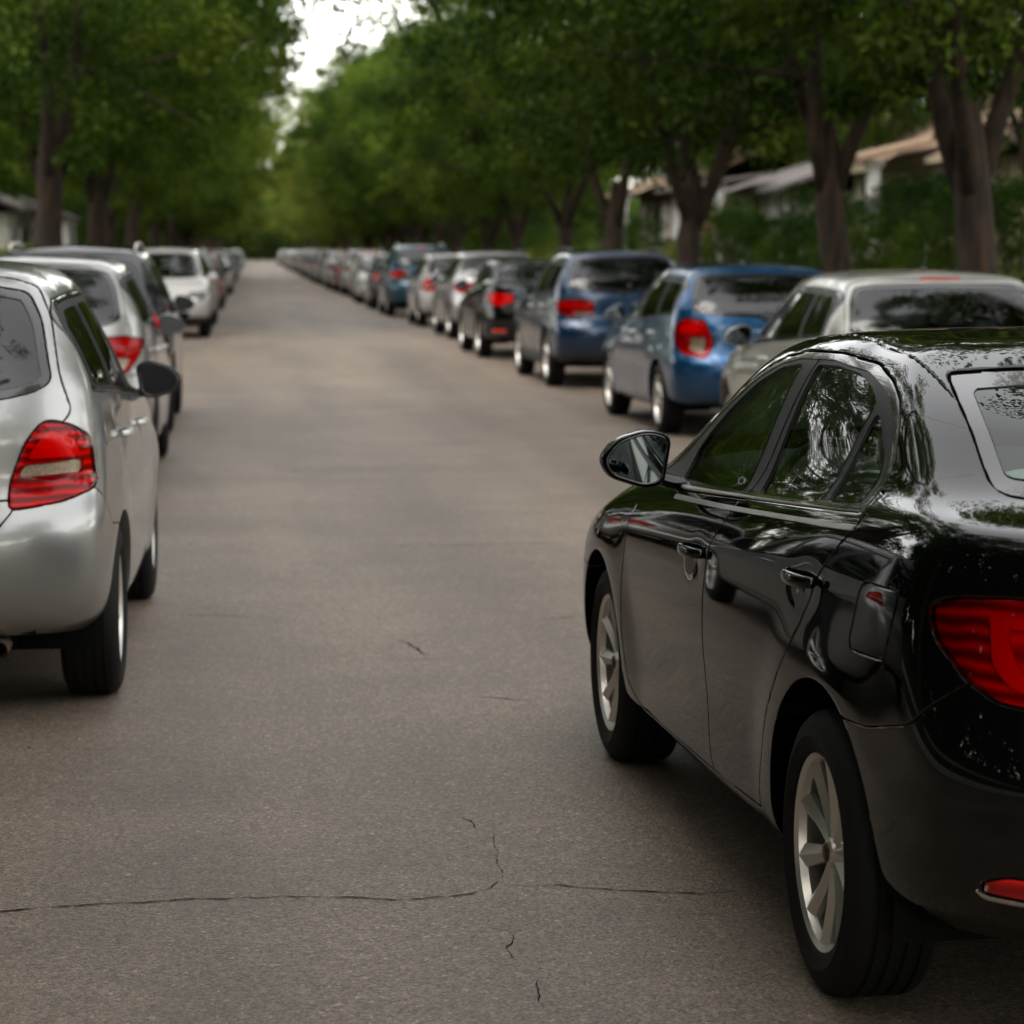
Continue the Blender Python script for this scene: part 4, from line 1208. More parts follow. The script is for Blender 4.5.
# ------------------------------------------------------------------ vegetation
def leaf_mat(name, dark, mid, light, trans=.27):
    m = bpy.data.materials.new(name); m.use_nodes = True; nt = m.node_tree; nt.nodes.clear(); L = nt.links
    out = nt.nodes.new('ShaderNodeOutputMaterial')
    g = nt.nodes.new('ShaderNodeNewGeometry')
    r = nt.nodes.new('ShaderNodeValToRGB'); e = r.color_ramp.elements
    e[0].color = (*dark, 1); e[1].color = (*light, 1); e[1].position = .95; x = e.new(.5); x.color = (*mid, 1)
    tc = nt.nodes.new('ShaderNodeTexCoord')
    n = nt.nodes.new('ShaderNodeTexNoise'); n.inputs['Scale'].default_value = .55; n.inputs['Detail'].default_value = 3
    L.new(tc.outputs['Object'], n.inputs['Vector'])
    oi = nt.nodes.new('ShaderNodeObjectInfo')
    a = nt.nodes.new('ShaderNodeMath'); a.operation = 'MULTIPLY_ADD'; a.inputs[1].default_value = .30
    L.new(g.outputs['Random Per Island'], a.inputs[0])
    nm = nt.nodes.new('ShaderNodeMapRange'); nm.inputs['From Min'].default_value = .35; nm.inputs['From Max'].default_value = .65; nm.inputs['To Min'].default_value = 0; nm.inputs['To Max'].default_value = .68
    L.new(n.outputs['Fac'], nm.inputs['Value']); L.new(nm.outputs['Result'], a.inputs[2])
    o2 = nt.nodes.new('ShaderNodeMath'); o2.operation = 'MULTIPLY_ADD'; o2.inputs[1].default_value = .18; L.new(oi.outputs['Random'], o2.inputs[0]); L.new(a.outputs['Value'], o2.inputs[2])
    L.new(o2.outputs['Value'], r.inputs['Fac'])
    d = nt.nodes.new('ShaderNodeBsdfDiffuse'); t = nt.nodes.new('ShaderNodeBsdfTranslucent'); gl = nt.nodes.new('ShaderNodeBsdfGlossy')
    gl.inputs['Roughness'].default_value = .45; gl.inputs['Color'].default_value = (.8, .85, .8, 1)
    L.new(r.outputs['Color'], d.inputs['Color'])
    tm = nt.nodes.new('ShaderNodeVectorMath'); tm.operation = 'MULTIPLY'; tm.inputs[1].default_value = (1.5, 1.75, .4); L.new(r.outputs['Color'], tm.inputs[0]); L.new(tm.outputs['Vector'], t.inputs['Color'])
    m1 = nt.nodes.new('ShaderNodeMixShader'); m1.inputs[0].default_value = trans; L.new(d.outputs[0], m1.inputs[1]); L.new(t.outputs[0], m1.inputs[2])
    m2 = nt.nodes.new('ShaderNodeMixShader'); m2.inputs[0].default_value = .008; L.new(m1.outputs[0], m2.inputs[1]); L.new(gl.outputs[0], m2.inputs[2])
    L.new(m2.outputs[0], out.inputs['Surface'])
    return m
M['leaf'] = leaf_mat('street_tree_leaf', (.008, .020, .003), (.036, .066, .009), (.14, .18, .026))
M['leaf_dark'] = leaf_mat('shaded_tree_leaf', (.004, .011, .002), (.018, .036, .005), (.09, .125, .018))  # shade of the near right crowns put into a darker leaf colour
M['leaf_light'] = leaf_mat('pale_tree_leaf', (.07, .10, .018), (.14, .17, .035), (.26, .27, .07))
M['leaf_shrub'] = leaf_mat('shrub_leaf', (.008, .022, .004), (.028, .054, .009), (.10, .135, .022))
def bark():
    m, nt, b = new_mat('bark'); L = nt.links
    tc = nt.nodes.new('ShaderNodeTexCoord')
    mp = nt.nodes.new('ShaderNodeMapping'); mp.inputs['Scale'].default_value = (14, 14, 2.2); L.new(tc.outputs['Object'], mp.inputs['Vector'])
    n = nt.nodes.new('ShaderNodeTexNoise'); n.inputs['Scale'].default_value = 1; n.inputs['Detail'].default_value = 8; L.new(mp.outputs['Vector'], n.inputs['Vector'])
    r = nt.nodes.new('ShaderNodeValToRGB'); r.color_ramp.elements[0].position = .35; r.color_ramp.elements[1].position = .7
    r.color_ramp.elements[0].color = (.014, .010, .007, 1); r.color_ramp.elements[1].color = (.064, .035, .018, 1)
    L.new(n.outputs['Fac'], r.inputs['Fac']); L.new(r.outputs['Color'], b.inputs['Base Color']); b.inputs['Roughness'].default_value = .95
    bp = nt.nodes.new('ShaderNodeBump'); bp.inputs['Strength'].default_value = 1; bp.inputs['Distance'].default_value = .03
    L.new(n.outputs['Fac'], bp.inputs['Height']); L.new(bp.outputs['Normal'], b.inputs['Normal'])
    return m
M['bark'] = bark()

def leaves_mesh(name, centers, radii, per, size, seed, droop=.35):
    r = np.random.default_rng(seed)
    C = np.repeat(np.asarray(centers, float), per, 0); R = np.repeat(np.asarray(radii, float), per)[:, None]
    n = len(C)
    d = r.normal(size=(n, 3)); d /= np.linalg.norm(d, axis=1)[:, None]
    rad = r.random((n, 1)) ** .45
    P = C + d * rad * R * np.array([1, 1, .72])
    # leaf axes: outward and down
    ax = d * .7 + r.normal(size=(n, 3)) * .6 + np.array([0, 0, -droop]); ax /= np.linalg.norm(ax, axis=1)[:, None]
    up = np.array([0, 0, 1.]) + r.normal(size=(n, 3)) * .55
    sd = np.cross(ax, up); sd /= np.linalg.norm(sd, axis=1)[:, None] + 1e-9
    s = size * r.uniform(.6, 1.35, (n, 1))
    nn = np.cross(sd, ax)
    A = P - ax * s * .5; B = P + sd * s * .30 + nn * s * .06; T = P + ax * s * .55; D = P - sd * s * .30 + nn * s * .06
    V = np.stack([A, B, T, D], 1).reshape(-1, 3)
    me = bpy.data.meshes.new(name)
    me.vertices.add(4 * n); me.vertices.foreach_set('co', V.astype(np.float32).ravel())
    me.loops.add(4 * n); me.loops.foreach_set('vertex_index', np.arange(4 * n, dtype=np.int32))
    me.polygons.add(n); me.polygons.foreach_set('loop_start', np.arange(0, 4 * n, 4, dtype=np.int32))
    me.update(calc_edges=True)
    return me

def make_tree_meshes(seed, H=11.0, W=4.6, low=2.7, fork=2.4, tr=.24, ncl=150, per=170, leaf=.13, lm='leaf'):
    r = random.Random(seed)
    b = MB()
    lean = Vector((r.uniform(-.15, .15), r.uniform(-.15, .15), 0))
    tp = [Vector((0, 0, -.1)), Vector((0, 0, .05)), Vector((0, 0, .35))] + [lean * t + Vector((r.uniform(-.03, .03), r.uniform(-.03, .03), .35 + (fork - .35) * t)) for t in (.4, .75, 1)]
    b.tube(tp + [tp[-1] + Vector((0, 0, .35)), tp[-1] + Vector((0, 0, .7))], [tr * 1.45, tr * 1.25, tr * 1.03, tr * .92, tr * .88, tr * .84, tr * .62, tr * .3], 14)
    nodes = []
    nl = r.choice([3, 4])
    for k in range(nl):
        a = 2 * math.pi * k / nl + r.uniform(-.5, .5)
        p = tp[-1] - Vector((0, 0, .28)) + Vector((math.cos(a), math.sin(a), 0)) * tr * .25; d = Vector((math.cos(a) * .42, math.sin(a) * .42, 1)).normalized()
        L = (H - fork) * r.uniform(.72, .92); pts = [p.copy()]; rad = [tr * .56]
        n = 9
        for i in range(n):
            d = (d + Vector((r.uniform(-.16, .16), r.uniform(-.16, .16), r.uniform(.0, .1)))).normalized()
            p = p + d * L / n; pts.append(p.copy()); rad.append(tr * .50 * (1 - (i + 1) / n) ** .9 + .010)
            nodes.append((p.copy(), rad[-1]))
            if i in (1, 2, 3, 4, 5, 6) and r.random() < .85:
                a2 = a + r.uniform(-1.6, 1.6)
                d2 = Vector((math.cos(a2), math.sin(a2), r.uniform(-.05, .55))).normalized(); q = p.copy(); L2 = W * r.uniform(.4, .85); pp = [q.copy()]; rr = [rad[-1] * .5]
                for j in range(6):
                    d2 = (d2 + Vector((r.uniform(-.2, .2), r.uniform(-.2, .2), r.uniform(-.16, .08)))).normalized()
                    q = q + d2 * L2 / 6; pp.append(q.copy()); rr.append(max(rr[0] * (1 - (j + 1) / 6), .008)); nodes.append((q.copy(), rr[-1]))
                b.tube(pp, rr, 6)
        b.tube(pts, rad, 9)
    trunk = mesh_from('trunk', b.v, b.f, True); trunk.materials.append(M['bark'])
    # clumps of leaves through the crown volume, denser near its skin; tiers with gaps between them
    cs = []; rs = []
    zc = (H + low) / 2; hz = (H - low) / 2
    tries = 0
    lob = [(r.uniform(0, 6.28), r.uniform(-.7, .8), r.uniform(.5, .95)) for _ in range(9)]
    while len(cs) < ncl and tries < 20000:
        tries += 1
        u = r.uniform(-1, 1); a = r.uniform(0, 2 * math.pi); rr = r.random() ** .42
        env = math.sqrt(max(0, 1 - u * u)) if u > -.35 else math.sqrt(max(0, 1 - u * u)) * .97
        lobe = 1 - .30 * max(0, math.sin(3 * a + 4 * u + seed)) - .12 * math.sin(7 * a - 5 * u)
        x = W * env * rr * lobe * math.cos(a); y = W * env * rr * lobe * math.sin(a); z = zc + hz * u * (.55 + .45 * rr) + r.uniform(-.3, .3)
        if z < low + .3 and math.hypot(x, y) < 1.3: continue
        c = (x, y, z)
        if any((c[0] - q[0]) ** 2 + (c[1] - q[1]) ** 2 + (c[2] - q[2]) ** 2 < .42 for q in cs): continue
        cs.append(c); rs.append(r.uniform(.45, .95))
    me = leaves_mesh('crown', cs, rs, per, leaf, seed)
    me.materials.append(M[lm])
    return trunk, me

def make_shrub_meshes(seed, H, W, lm='leaf_shrub', ncl=34, per=130, leaf=.085):
    r = random.Random(seed); b = MB()
    cs = []; rs = []
    for k in range(ncl):
        u = r.random() ** .7; a = r.uniform(0, 6.28); rr = r.random() ** .5
        env = (1 - (u - .35) ** 2 * 1.4)
        c = (W * .5 * env * rr * math.cos(a) * r.uniform(.8, 1.1), W * .5 * env * rr * math.sin(a) * r.uniform(.8, 1.1), .18 + (H - .4) * u)
        cs.append(c); rs.append(r.uniform(.25, .48) * min(1, H / 2 + .2))
    for k in range(6):
        a = r.uniform(0, 6.28); b.tube([(0.05 * math.cos(a), .05 * math.sin(a), -.05), (.18 * math.cos(a), .18 * math.sin(a), H * .35), (.3 * W * math.cos(a), .3 * W * math.sin(a), H * .8)], [.03, .022, .008], 6)
    st = mesh_from('stem', b.v, b.f); st.materials.append(M['bark'])
    me = leaves_mesh('foliage', cs, rs, per, leaf, seed, .1); me.materials.append(M[lm])
    return st, me

TREES = [make_tree_meshes(s, H, W, low, fork, .215 if s != 13 else .27, ncl, 250, .125) for s, H, W, low, fork, ncl in
         ((1, 11.0, 4.7, 2.9, 2.3, 185), (2, 12.0, 5.0, 3.1, 2.6, 200), (3, 10.5, 4.6, 2.8, 2.2, 180), (5, 13.0, 5.4, 3.2, 2.8, 210), (13, 13.5, 6.9, 3.1, 3.0, 340))]
TREES_L = make_tree_meshes(9, 11.0, 6.2, 1.8, 2.0, .2, 330, 150, .15, 'leaf_light')
def place_tree(x, y, k, label, group=None, rz=None, sc_=1.0, z=.1, light=False, name='street_tree', cat='tree', nar=1.0):
    tr, cr = TREES_L if light else TREES[k]
    t = empty(name, (x, y, z), rz if rz is not None else rng.uniform(0, 6.28)); t.scale = (sc_ * nar, sc_ * nar, sc_)
    link('trunk', tr, (), t); link('crown', cr, (), t)
    tag(t, label, cat, group)
    return t
SHR = [make_shrub_meshes(21, 2.4, 2.6), make_shrub_meshes(22, 3.0, 2.8, ncl=40), make_shrub_meshes(23, 1.3, 1.9, ncl=24), make_shrub_meshes(24, 1.7, 2.2, 'leaf_light', 28)]
def place_shrub(x, y, k, label, group=None, sc_=1.0, z=None):
    st, fo = SHR[k]
    t = empty('shrub', (x, y, (lawn_z(x) - .05) if z is None else z), rng.uniform(0, 6.28)); t.scale = (sc_, sc_, sc_)
    link('stem', st, (), t); link('foliage', fo, (), t)
    tag(t, label, 'shrub', group)

# right row of street trees in the verge: (distance, x, mesh, rotation, scale)
RT = [(24.6, 7.25, 0, .4, 1.0), (31.0, 7.32, 1, 2.0, .95), (40.2, 6.95, 2, 3.6, 1.0), (49.0, 7.0, 0, 5.0, .95), (57.5, 7.2, 3, 1.0, .80), (66.5, 7.1, 1, 2.8, .76), (75.5, 7.0, 2, 4.1, .86), (85, 7.0, 0, .2, .84), (95, 7.1, 3, 1.7, .76)]
RTL = ['thick trunked tree nearest on the right, forking behind the pale hatchback roof',
       'tree with a low V fork behind the gap between blue and pale hatchbacks',
       'slender forked tree standing behind the roof of the bright blue hatchback',
       'tree on the verge behind the dark blue crossover roof',
       'leafy street tree behind the black saloon parked in the right row',
       'street tree on the verge behind the silver tall wagon',
       'street tree on the verge beside the white hatchback in the right row',
       'street tree behind the dark green people carrier',
       'street tree on the verge just beyond the dark green people carrier']
for (y, x, k, rz, s_), lb in zip(RT, RTL):
    t_ = place_tree(x, y, k, lb, 'street trees along the right verge', rz, s_)
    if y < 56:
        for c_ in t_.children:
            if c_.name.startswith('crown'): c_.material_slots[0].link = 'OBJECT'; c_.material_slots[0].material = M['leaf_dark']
y = 105
while y < 400:
    place_tree(7.1 + rng.uniform(-.2, .4), y, rng.randrange(4), 'far blurred street tree in the row along the right verge', 'far street trees on the right', None, rng.uniform(.9, 1.05)); y += rng.uniform(9, 12)
LT = [(36, -8.2, 3, .7, 1.05, 'tall tree with crown filling the top left corner of the photo'),
      (52.5, -4.05, 4, 2.2, 1.1, 'big left street tree whose thick bare trunk rises behind the silver cars'),
      (61, -4.6, 4, 1.2, 1.0, 'dark tree close behind the thick left trunk'),
      (70, -4.2, 4, 4.1, 1.0, 'left street tree with low drooping branches beyond the thick trunk'),
      (80, -4.4, 4, 3.0, .88, 'left street tree behind the white crossover that faces the camera'),
      (91, -4.2, 4, 4.0, 1.0, 'left street tree beyond the dark red hatchback')]
for y, x, k, rz, s_, lb in LT: place_tree(x, y, k, lb, 'street trees along the left verge', rz, s_)
y = 102
while y < 400:
    place_tree(-4.3 + rng.uniform(-.4, .3), y, 4 if y < 150 else rng.randrange(4), 'far blurred street tree in the row along the left verge', 'far street trees on the left', None, rng.uniform(.8, .92) if y < 150 else rng.uniform(.85, 1.1)); y += rng.uniform(9, 12)
place_tree(-3.7, 152, 0, 'pale green spreading tree far down the left side of the road', None, 2.2, 1.15, light=True)
place_tree(6.4, 139, 0, 'pale green tree leaning over the far right row of parked cars', None, 1.0, 1.0, light=True)
place_tree(6.2, 190, 0, 'pale green tree low over the far end of the right row', None, 2.0, .9, light=True)
place_tree(6.6, 117, 4, 'broad round tree bulging over the far right row of cars', None, 1.2, .78)
place_tree(6.7, 101, 4, 'wide tree bulging over the right row beyond the people carrier', None, 3.2, .74)
# deeper rows in the gardens
for k in range(24):
    place_tree(rng.uniform(15, 26), 26 + k * 8 + rng.uniform(-3, 3), rng.randrange(4), 'garden tree standing behind the houses and shrubs on the right', 'garden trees on the right', None, rng.uniform(.8, 1.05), .9, name='garden_tree')
for k in range(16):
    place_tree(-rng.uniform(9.5, 17), 62 + k * 10 + rng.uniform(-3, 3), rng.randrange(4), 'garden tree standing back from the street on the left', 'garden trees on the left', None, rng.uniform(.85, 1.1), .3, name='garden_tree')
# the wood where the street ends
for k in range(14):
    place_tree(-16 + k * 2.9 + rng.uniform(-.8, .8), 405 + rng.uniform(0, 25), rng.randrange(4), 'dark tree in the belt closing the far end of the street', 'trees at the far end of the street', None, rng.uniform(1.0, 1.35), 0, name='distant_tree')
for y_, x_ in ((-28, -13), (-19, -12), (-10, -14), (-1, -12.5), (8, -13.5), (17, -12.5), (26, -14)):  # unseen crowns added to keep bright sky off the saloon's rear corner
    place_tree(x_, y_, 4, 'unseen wide garden tree added left of the camera to darken paint reflections', 'unseen garden trees added left of the camera', None, rng.uniform(.85, 1.0), .3, name='garden_tree')
# unseen trees added around the camera for paint and glass reflections and road shade
for x, y, k, s_ in ((7.4, 13.5, 2, .9), (8.4, -3, 3, .9), (-4.3, 19, 3, 1.12), (-4.5, 8.5, 1, 1.1), (-4.4, .5, 4, 1.0), (-4.4, -9, 4, 1.05), (7.6, -11, 0, .9), (-4.5, -23, 2, 1.0), (7.1, -22, 1, 1.0), (-4.5, -36, 3, 1.0), (7.1, -35, 2, 1.0)):
    place_tree(x, y, k, 'unseen street tree added near the camera for paint reflections and road shade', 'unseen street trees added near the camera', None, s_)

SL = ['dark rounded garden shrub behind the right pavement', 'tall dense dark green shrub behind the right pavement', 'low dark garden bush beside the right pavement', 'low yellowish green bush beside the right pavement']
y = 17
while y < 190:
    k = rng.choice([0, 1, 1, 0, 2, 3]) if not 33 < y < 74 else (1 if y < 51 else rng.choice([2, 3, 0]))
    place_shrub(10.6 + rng.uniform(-.3, .6), y, k, SL[k], 'shrubs along the right gardens', rng.uniform(.9, 1.12) * (.78 if 33 < y < 51 else 1))
    if 33 < y < 51: y -= 1.0
    if rng.random() < .5:
        k = rng.choice([2, 3, 3]); place_shrub(9.95 + rng.uniform(0, .15), y + 1.2, k, SL[k], 'shrubs along the right gardens', rng.uniform(.6, .9))
    y += rng.uniform(2.0, 3.4) if not 60 < y < 72 else 5.0
for y in (25, 27.5, 30.5): place_shrub(13.2 + rng.uniform(-.5, .7), y, 1, 'big dark evergreen shrub between the trunks on the raised lawn', 'tall shrubs on the raised right lawn', rng.uniform(.95, 1.25))
SLL = [s_.replace('right', 'left') for s_ in SL]
y = 44
while y < 170:
    k = rng.choice([3, 3, 0, 1, 1]) if not 58 < y < 98 else rng.choice([2, 3])
    place_shrub(-7.2 - rng.uniform(0, .8), y, k, SLL[k], 'shrubs along the left gardens', rng.uniform(.9, 1.25), .1); y += rng.uniform(3.0, 5.0)

# taller hedging that closes the views under the crowns
for side_, lab in ((1, 'right'), (-1, 'left')):
    y = 62.0
    while y < 420:
        if not (side_ == 1 and (50 < y < 108)) and not (side_ == -1 and y < 108):
            place_shrub(side_ * (12.5 + rng.uniform(-1, 1)) - (0 if side_ > 0 else -1.5), y, 1, 'tall dark hedge shrub at the back of the %s gardens' % lab, 'hedge shrubs behind the %s gardens' % lab, rng.uniform(1.6, 2.1), None if side_ > 0 else .2)
        y += rng.uniform(5.0, 6.6)
for k in range(13):
    place_shrub(27 + rng.uniform(-1, 1), 50 + k * 6, 1, 'tall dark hedge shrub behind the right houses', 'hedge shrubs behind the right houses', rng.uniform(1.6, 2.0))
for k in range(14):  # unseen hedge added so the saloon's corner reflects dark leaves
    place_shrub(-7.6 - rng.uniform(0, .8), -24 + k * 4.4, 1, 'unseen tall dark hedge shrub added left of the camera to darken paint reflections', 'unseen hedge shrubs added left of the camera', rng.uniform(1.2, 1.6), .1)
for k in range(18):
    place_shrub(-14 + k * 1.9 + rng.uniform(-.3, .3), 396 + rng.uniform(-4, 6), 1, 'dark shrub across the far end of the street', 'shrubs at the far end of the street', rng.uniform(1.5, 2.4), 0)
# low wooded rise at the far end
hv = []; hf = []; hr_ = random.Random(5)
for k in range(61):
    x = -150 + k * 5
    hv += [(x, 452, -.5), (x, 455, (9 + hr_.uniform(-2, 2.5)) * .7), (x, 465, 9 + hr_.uniform(-2, 3))]
for k in range(60): hf += [(3 * k, 3 * k + 3, 3 * k + 4, 3 * k + 1), (3 * k + 1, 3 * k + 4, 3 * k + 5, 3 * k + 2)]
M['hill'] = grassy('hill_green', (.006, .014, .004), (.022, .038, .010))
tag(link('hill', mesh_from('hill', hv, hf), [M['hill']]), kind='structure')
# a far-off wood closes the views between and beyond the trees: one mass of foliage
r_ = np.random.default_rng(77); cs_ = []; 
for k in range(680):
    yy = r_.uniform(-90, 440); s_ = -1 if k % 2 else 1
    cs_.append((s_ * r_.uniform(33, 38), yy, r_.uniform(.5, 9) * r_.uniform(.6, 1.1)))
for k in range(850):  # unseen bank of foliage added at near left to darken paint reflections
    cs_.append((-r_.uniform(18, 23), r_.uniform(-65, 34), r_.uniform(.3, 13.5)))
for k in range(330):
    cs_.append((r_.uniform(-38, 38), r_.uniform(438, 446), r_.uniform(.4, 13) * r_.uniform(.6, 1.15)))
wood = leaves_mesh('distant_wood', cs_, [2.3] * len(cs_), 70, .95, 5, .1); wood.materials.append(M['leaf_shrub'])
tag(link('distant_wood', wood), 'dark green wood closing the view far behind the houses and the street end, plus an unseen left bank added for dark reflections', 'wood', kind='stuff')
# ------------------------------------------------------------------ houses
M['wall_tan'] = pbr('render_tan', (.42, .33, .23), .9, noise=(3, .12), bump=(40, .2, .004))
M['wall_grey'] = pbr('siding_grey', (.40, .38, .34), .8, noise=(3, .12))
M['wall_white'] = pbr('siding_white', (.62, .58, .52), .8, noise=(3, .1))
M['brick'] = pbr('brick_red', (.22, .10, .06), .9, noise=(9, .35), bump=(30, .4, .006))
M['white_trim'] = pbr('white_trim', (.75, .73, .69), .6)
M['shingle_grey'] = pbr('shingle_grey', (.10, .085, .08), .9, noise=(8, .3), bump=(25, .5, .01))
M['shingle_tan'] = pbr('shingle_tan', (.24, .16, .10), .9, noise=(8, .3), bump=(25, .5, .01))
M['pane'] = glass('house_window_glass', (.05, .06, .06), 1.5)
M['door_brown'] = pbr('door_brown', (.10, .05, .03), .5)
def house(name, x, y, z, w, d, h, roof_h, wall, roof, label, face=-1, porch=True, hip=False):
    """front wall on the plane x, facing the road (face -1: towards -x); w along the street, d deep"""
    t = empty(name, (x, y, z)); s = -face
    b = MB()
    b.add([(0, -w / 2, -.6), (d * s, -w / 2, -.6), (d * s, w / 2, -.6), (0, w / 2, -.6), (0, -w / 2, h), (d * s, -w / 2, h), (d * s, w / 2, h), (0, w / 2, h)],
          [(0, 1, 5, 4), (1, 2, 6, 5), (2, 3, 7, 6), (3, 0, 4, 7)])
    if not hip:
        b.add([(0, -w / 2, h), (d * s, -w / 2, h), (d / 2 * s, -w / 2, h + roof_h), (0, w / 2, h), (d * s, w / 2, h), (d / 2 * s, w / 2, h + roof_h)], [(0, 1, 2), (3, 5, 4)])
    b.build('wall', wall, t, smooth=False)
    o = .5; e = .1
    b = MB(); k = w * .22 if hip else -o
    R_ = [(-o * s, -w / 2 - o, h - e), ((d + o) * s, -w / 2 - o, h - e), ((d + o) * s, w / 2 + o, h - e), (-o * s, w / 2 + o, h - e), (d / 2 * s, -w / 2 + k, h + roof_h + .1), (d / 2 * s, w / 2 - k, h + roof_h + .1)]
    U = [(p[0], p[1], p[2] - .14) for p in R_]
    b.add(R_ + U, [(0, 4, 5, 3), (1, 2, 5, 4), (0, 1, 4), (2, 3, 5), (6, 9, 11, 10), (7, 10, 11, 8), (6, 10, 7), (8, 11, 9), (0, 3, 9, 6), (1, 7, 8, 2), (0, 6, 7, 1), (3, 2, 8, 9)])
    b.build('roof', roof, t, smooth=False)
    b = MB(); b.box((-.5 * s - .04 * s, 0, h - .17), (.06, w + 1.0, .16)); b.build('gutter', wall if 'tan' in label else M['shingle_grey'], t, smooth=False)
    for yy in np.linspace(-w / 2 + 1.6, w / 2 - 1.6, 3 if w < 9 else 4):
        if abs(yy) < .9: continue
        b = MB()
        for dy, dz, sy, sz in ((-.62, 0, .1, 1.5), (.62, 0, .1, 1.5), (0, .72, 1.34, .1), (0, -.74, 1.5, .12), (0, 0, .05, 1.4)): b.box((-.03 * s, yy + dy, 1.5 + dz), (.09, sy, sz))
        f = b.build('window', M['white_trim'], t, smooth=False)
        b = MB(); b.box((-.008 * s, yy, 1.5), (.03, 1.16, 1.36)); b.build('pane', M['pane'], f, smooth=False)
    b = MB(); b.box((-.03 * s, .1, 1.02), (.10, 1.06, 2.16)); dr = b.build('door', M['door_brown'], t, smooth=False)
    b = MB(); b.lathe([(.001, -.03), (.03, -.02), (.03, .02), (.001, .03)], 12, c=(-.11 * s, -.3, 1.0)); b.build('handle', M['chrome'], dr)
    if porch:
        for yy in (-1.9, 1.9):
            b = MB(); b.box((-1.7 * s, yy, .14), (.42, .42, .5)); b.box((-1.7 * s, yy, 1.34), (.26, .26, 1.9)); b.box((-1.7 * s, yy, 2.36), (.4, .4, .14)); b.build('porch_column', M['white_trim'], t, smooth=False)
        b = MB()
        pr = [(.02 * s, -2.4, h + .42), (.02 * s, 2.4, h + .42), (-2.1 * s, 2.4, 2.52), (-2.1 * s, -2.4, 2.52)]
        b.add(pr + [(p[0], p[1], p[2] - .12) for p in pr], [(0, 1, 2, 3), (7, 6, 5, 4), (2, 6, 7, 3), (0, 3, 7, 4), (1, 5, 6, 2)]); b.build('porch_roof', roof, t, smooth=False)
        b = MB(); b.box((-1.05 * s, 0, -.2), (2.1, 4.6, .36)); b.build('porch_floor', M['brick'], t, smooth=False)
    b = MB(); b.box((d * .6 * s, w * .28, h + roof_h), (.7, .7, 1.5)); b.build('chimney', M['brick'], t, smooth=False)
    tag(t, label, 'house')
house('house', 16.2, 80, 1.25, 10, 9, 2.4, 1.5, M['wall_grey'], M['shingle_grey'], 'low grey roofed house with white porch columns seen between the right trunks')
house('house', 16.0, 59.5, 1.25, 14, 10, 2.6, 2.7, M['wall_tan'], M['shingle_tan'], 'tan house with brown roof behind the thick trunk at the right edge')
house('house', 16.4, 40, 1.25, 11, 9, 2.8, 2.0, M['wall_white'], M['shingle_tan'], 'pale house nearest on the right, beyond the frame edge', porch=False)
house('house', 16.2, 100, 1.25, 11, 9, 2.8, 2.0, M['brick'], M['shingle_tan'], 'reddish brick house far back behind the right row of trunks')
house('house', -8.7, 100, .35, 12, 9, 2.9, 1.8, M['wall_white'], M['shingle_grey'], 'pale sided house at the left edge behind the bushes', face=1)
# garden retaining wall on the right bank
b = MB()
for k in range(9): b.box((10.05, 52 + k * 3.05, .32), (.28, 3.0, .46))
tag(b.build('garden_wall', M['brick'], smooth=False), 'low red brick garden wall at the back of the right pavement', 'wall')
b = MB(); b.tube([(-3.6, 120, .05), (-3.6, 120, 4), (-3.57, 120, 9.2)], [.17, .15, .11], 12)
up_ = empty('utility_pole', (0, 0, 0)); b.build('pole', M['bark'], up_); b = MB(); b.box((-3.6, 120, 8.6), (1.9, .1, .12)); b.build('crossarm', M['bark'], up_, smooth=False)
tag(up_, 'plain brown wooden utility pole among the left street trees', 'pole')

# ------------------------------------------------------------------ cars
PA = dict(
    black=paint('paint_black', (.0018, .0026, .0023), 0, .3, 0, .002),
    silver=paint('paint_silver', (.32, .318, .308), .75, .34, .10, .05),
    silver2=paint('paint_light_silver', (.31, .305, .29), .7, .36, .08, .05),
    champagne=paint('paint_pale_champagne', (.42, .41, .375), .6, .36, .08, .06),
    blue=paint('paint_blue', (.002, .058, .155), .65, .3, .1, .05),
    navy=paint('paint_navy', (.0015, .022, .060), .55, .3, .08, .06),
    white=paint('paint_white', (.38, .375, .36), 0, .4, 0, .05),
    green=paint('paint_dark_green', (.008, .022, .020), .2, .3, .05, .05),
    grey=paint('paint_dark_grey', (.04, .04, .04), .5, .35, .1, .05),
    darksilver=paint('paint_dark_silver', (.004, .005, .005), .0, .36, .08, .05),
    red=paint('paint_dark_red', (.13, .012, .012), .2, .3, .05, .05),
    tan=paint('paint_tan_silver', (.34, .30, .25), .6, .36, .08, .06),
    bluegreen=paint('paint_blue_green', (.012, .06, .10), .3, .3, .08, .05),
)
def put(c, x, y, ang, label, group):
    c.location = (x, y, 0); c.rotation_euler = (0, 0, math.radians(90 + ang)); tag(c, label, 'car', group)
GL, GR = 'cars parked along the left kerb', 'cars parked along the right kerb'
hero = build_car('parked_car', sedan_spec(), PA['black'], ns=10, nt=9, wheel='twin', glass_mat='glass_hero', light_seats=True)
put(hero, 2.042, 6.677, 2.25, 'glossy black saloon close on the right with red tail lamp and alloy wheels', None)
hs0 = transform(hatch_spec(), 1.0, 1.022)
put(build_car('parked_car', hs0, PA['silver'], ns=10, nt=9, brake_lamp=False, wheel='seven', mirror_mat=M['black_plastic'], exhaust=-1), -1.33, 10.66, -.6, 'silver hatchback close on the left with black door mirror', GL)
h1 = dict(hatch_spec(), **TAIL['triangle'])
put(build_car('parked_car', transform(h1, 1.03, 1.02), PA['silver2'], ns=6, nt=6, brake_lamp=False), -1.52, 18.9, 0, 'light silver hatchback directly in front of the nearest silver one', GL)
h2 = dict(hatch_spec(), wr=.345, rim_r=.235)
suv = transform(h2, 1.08, 1.07)
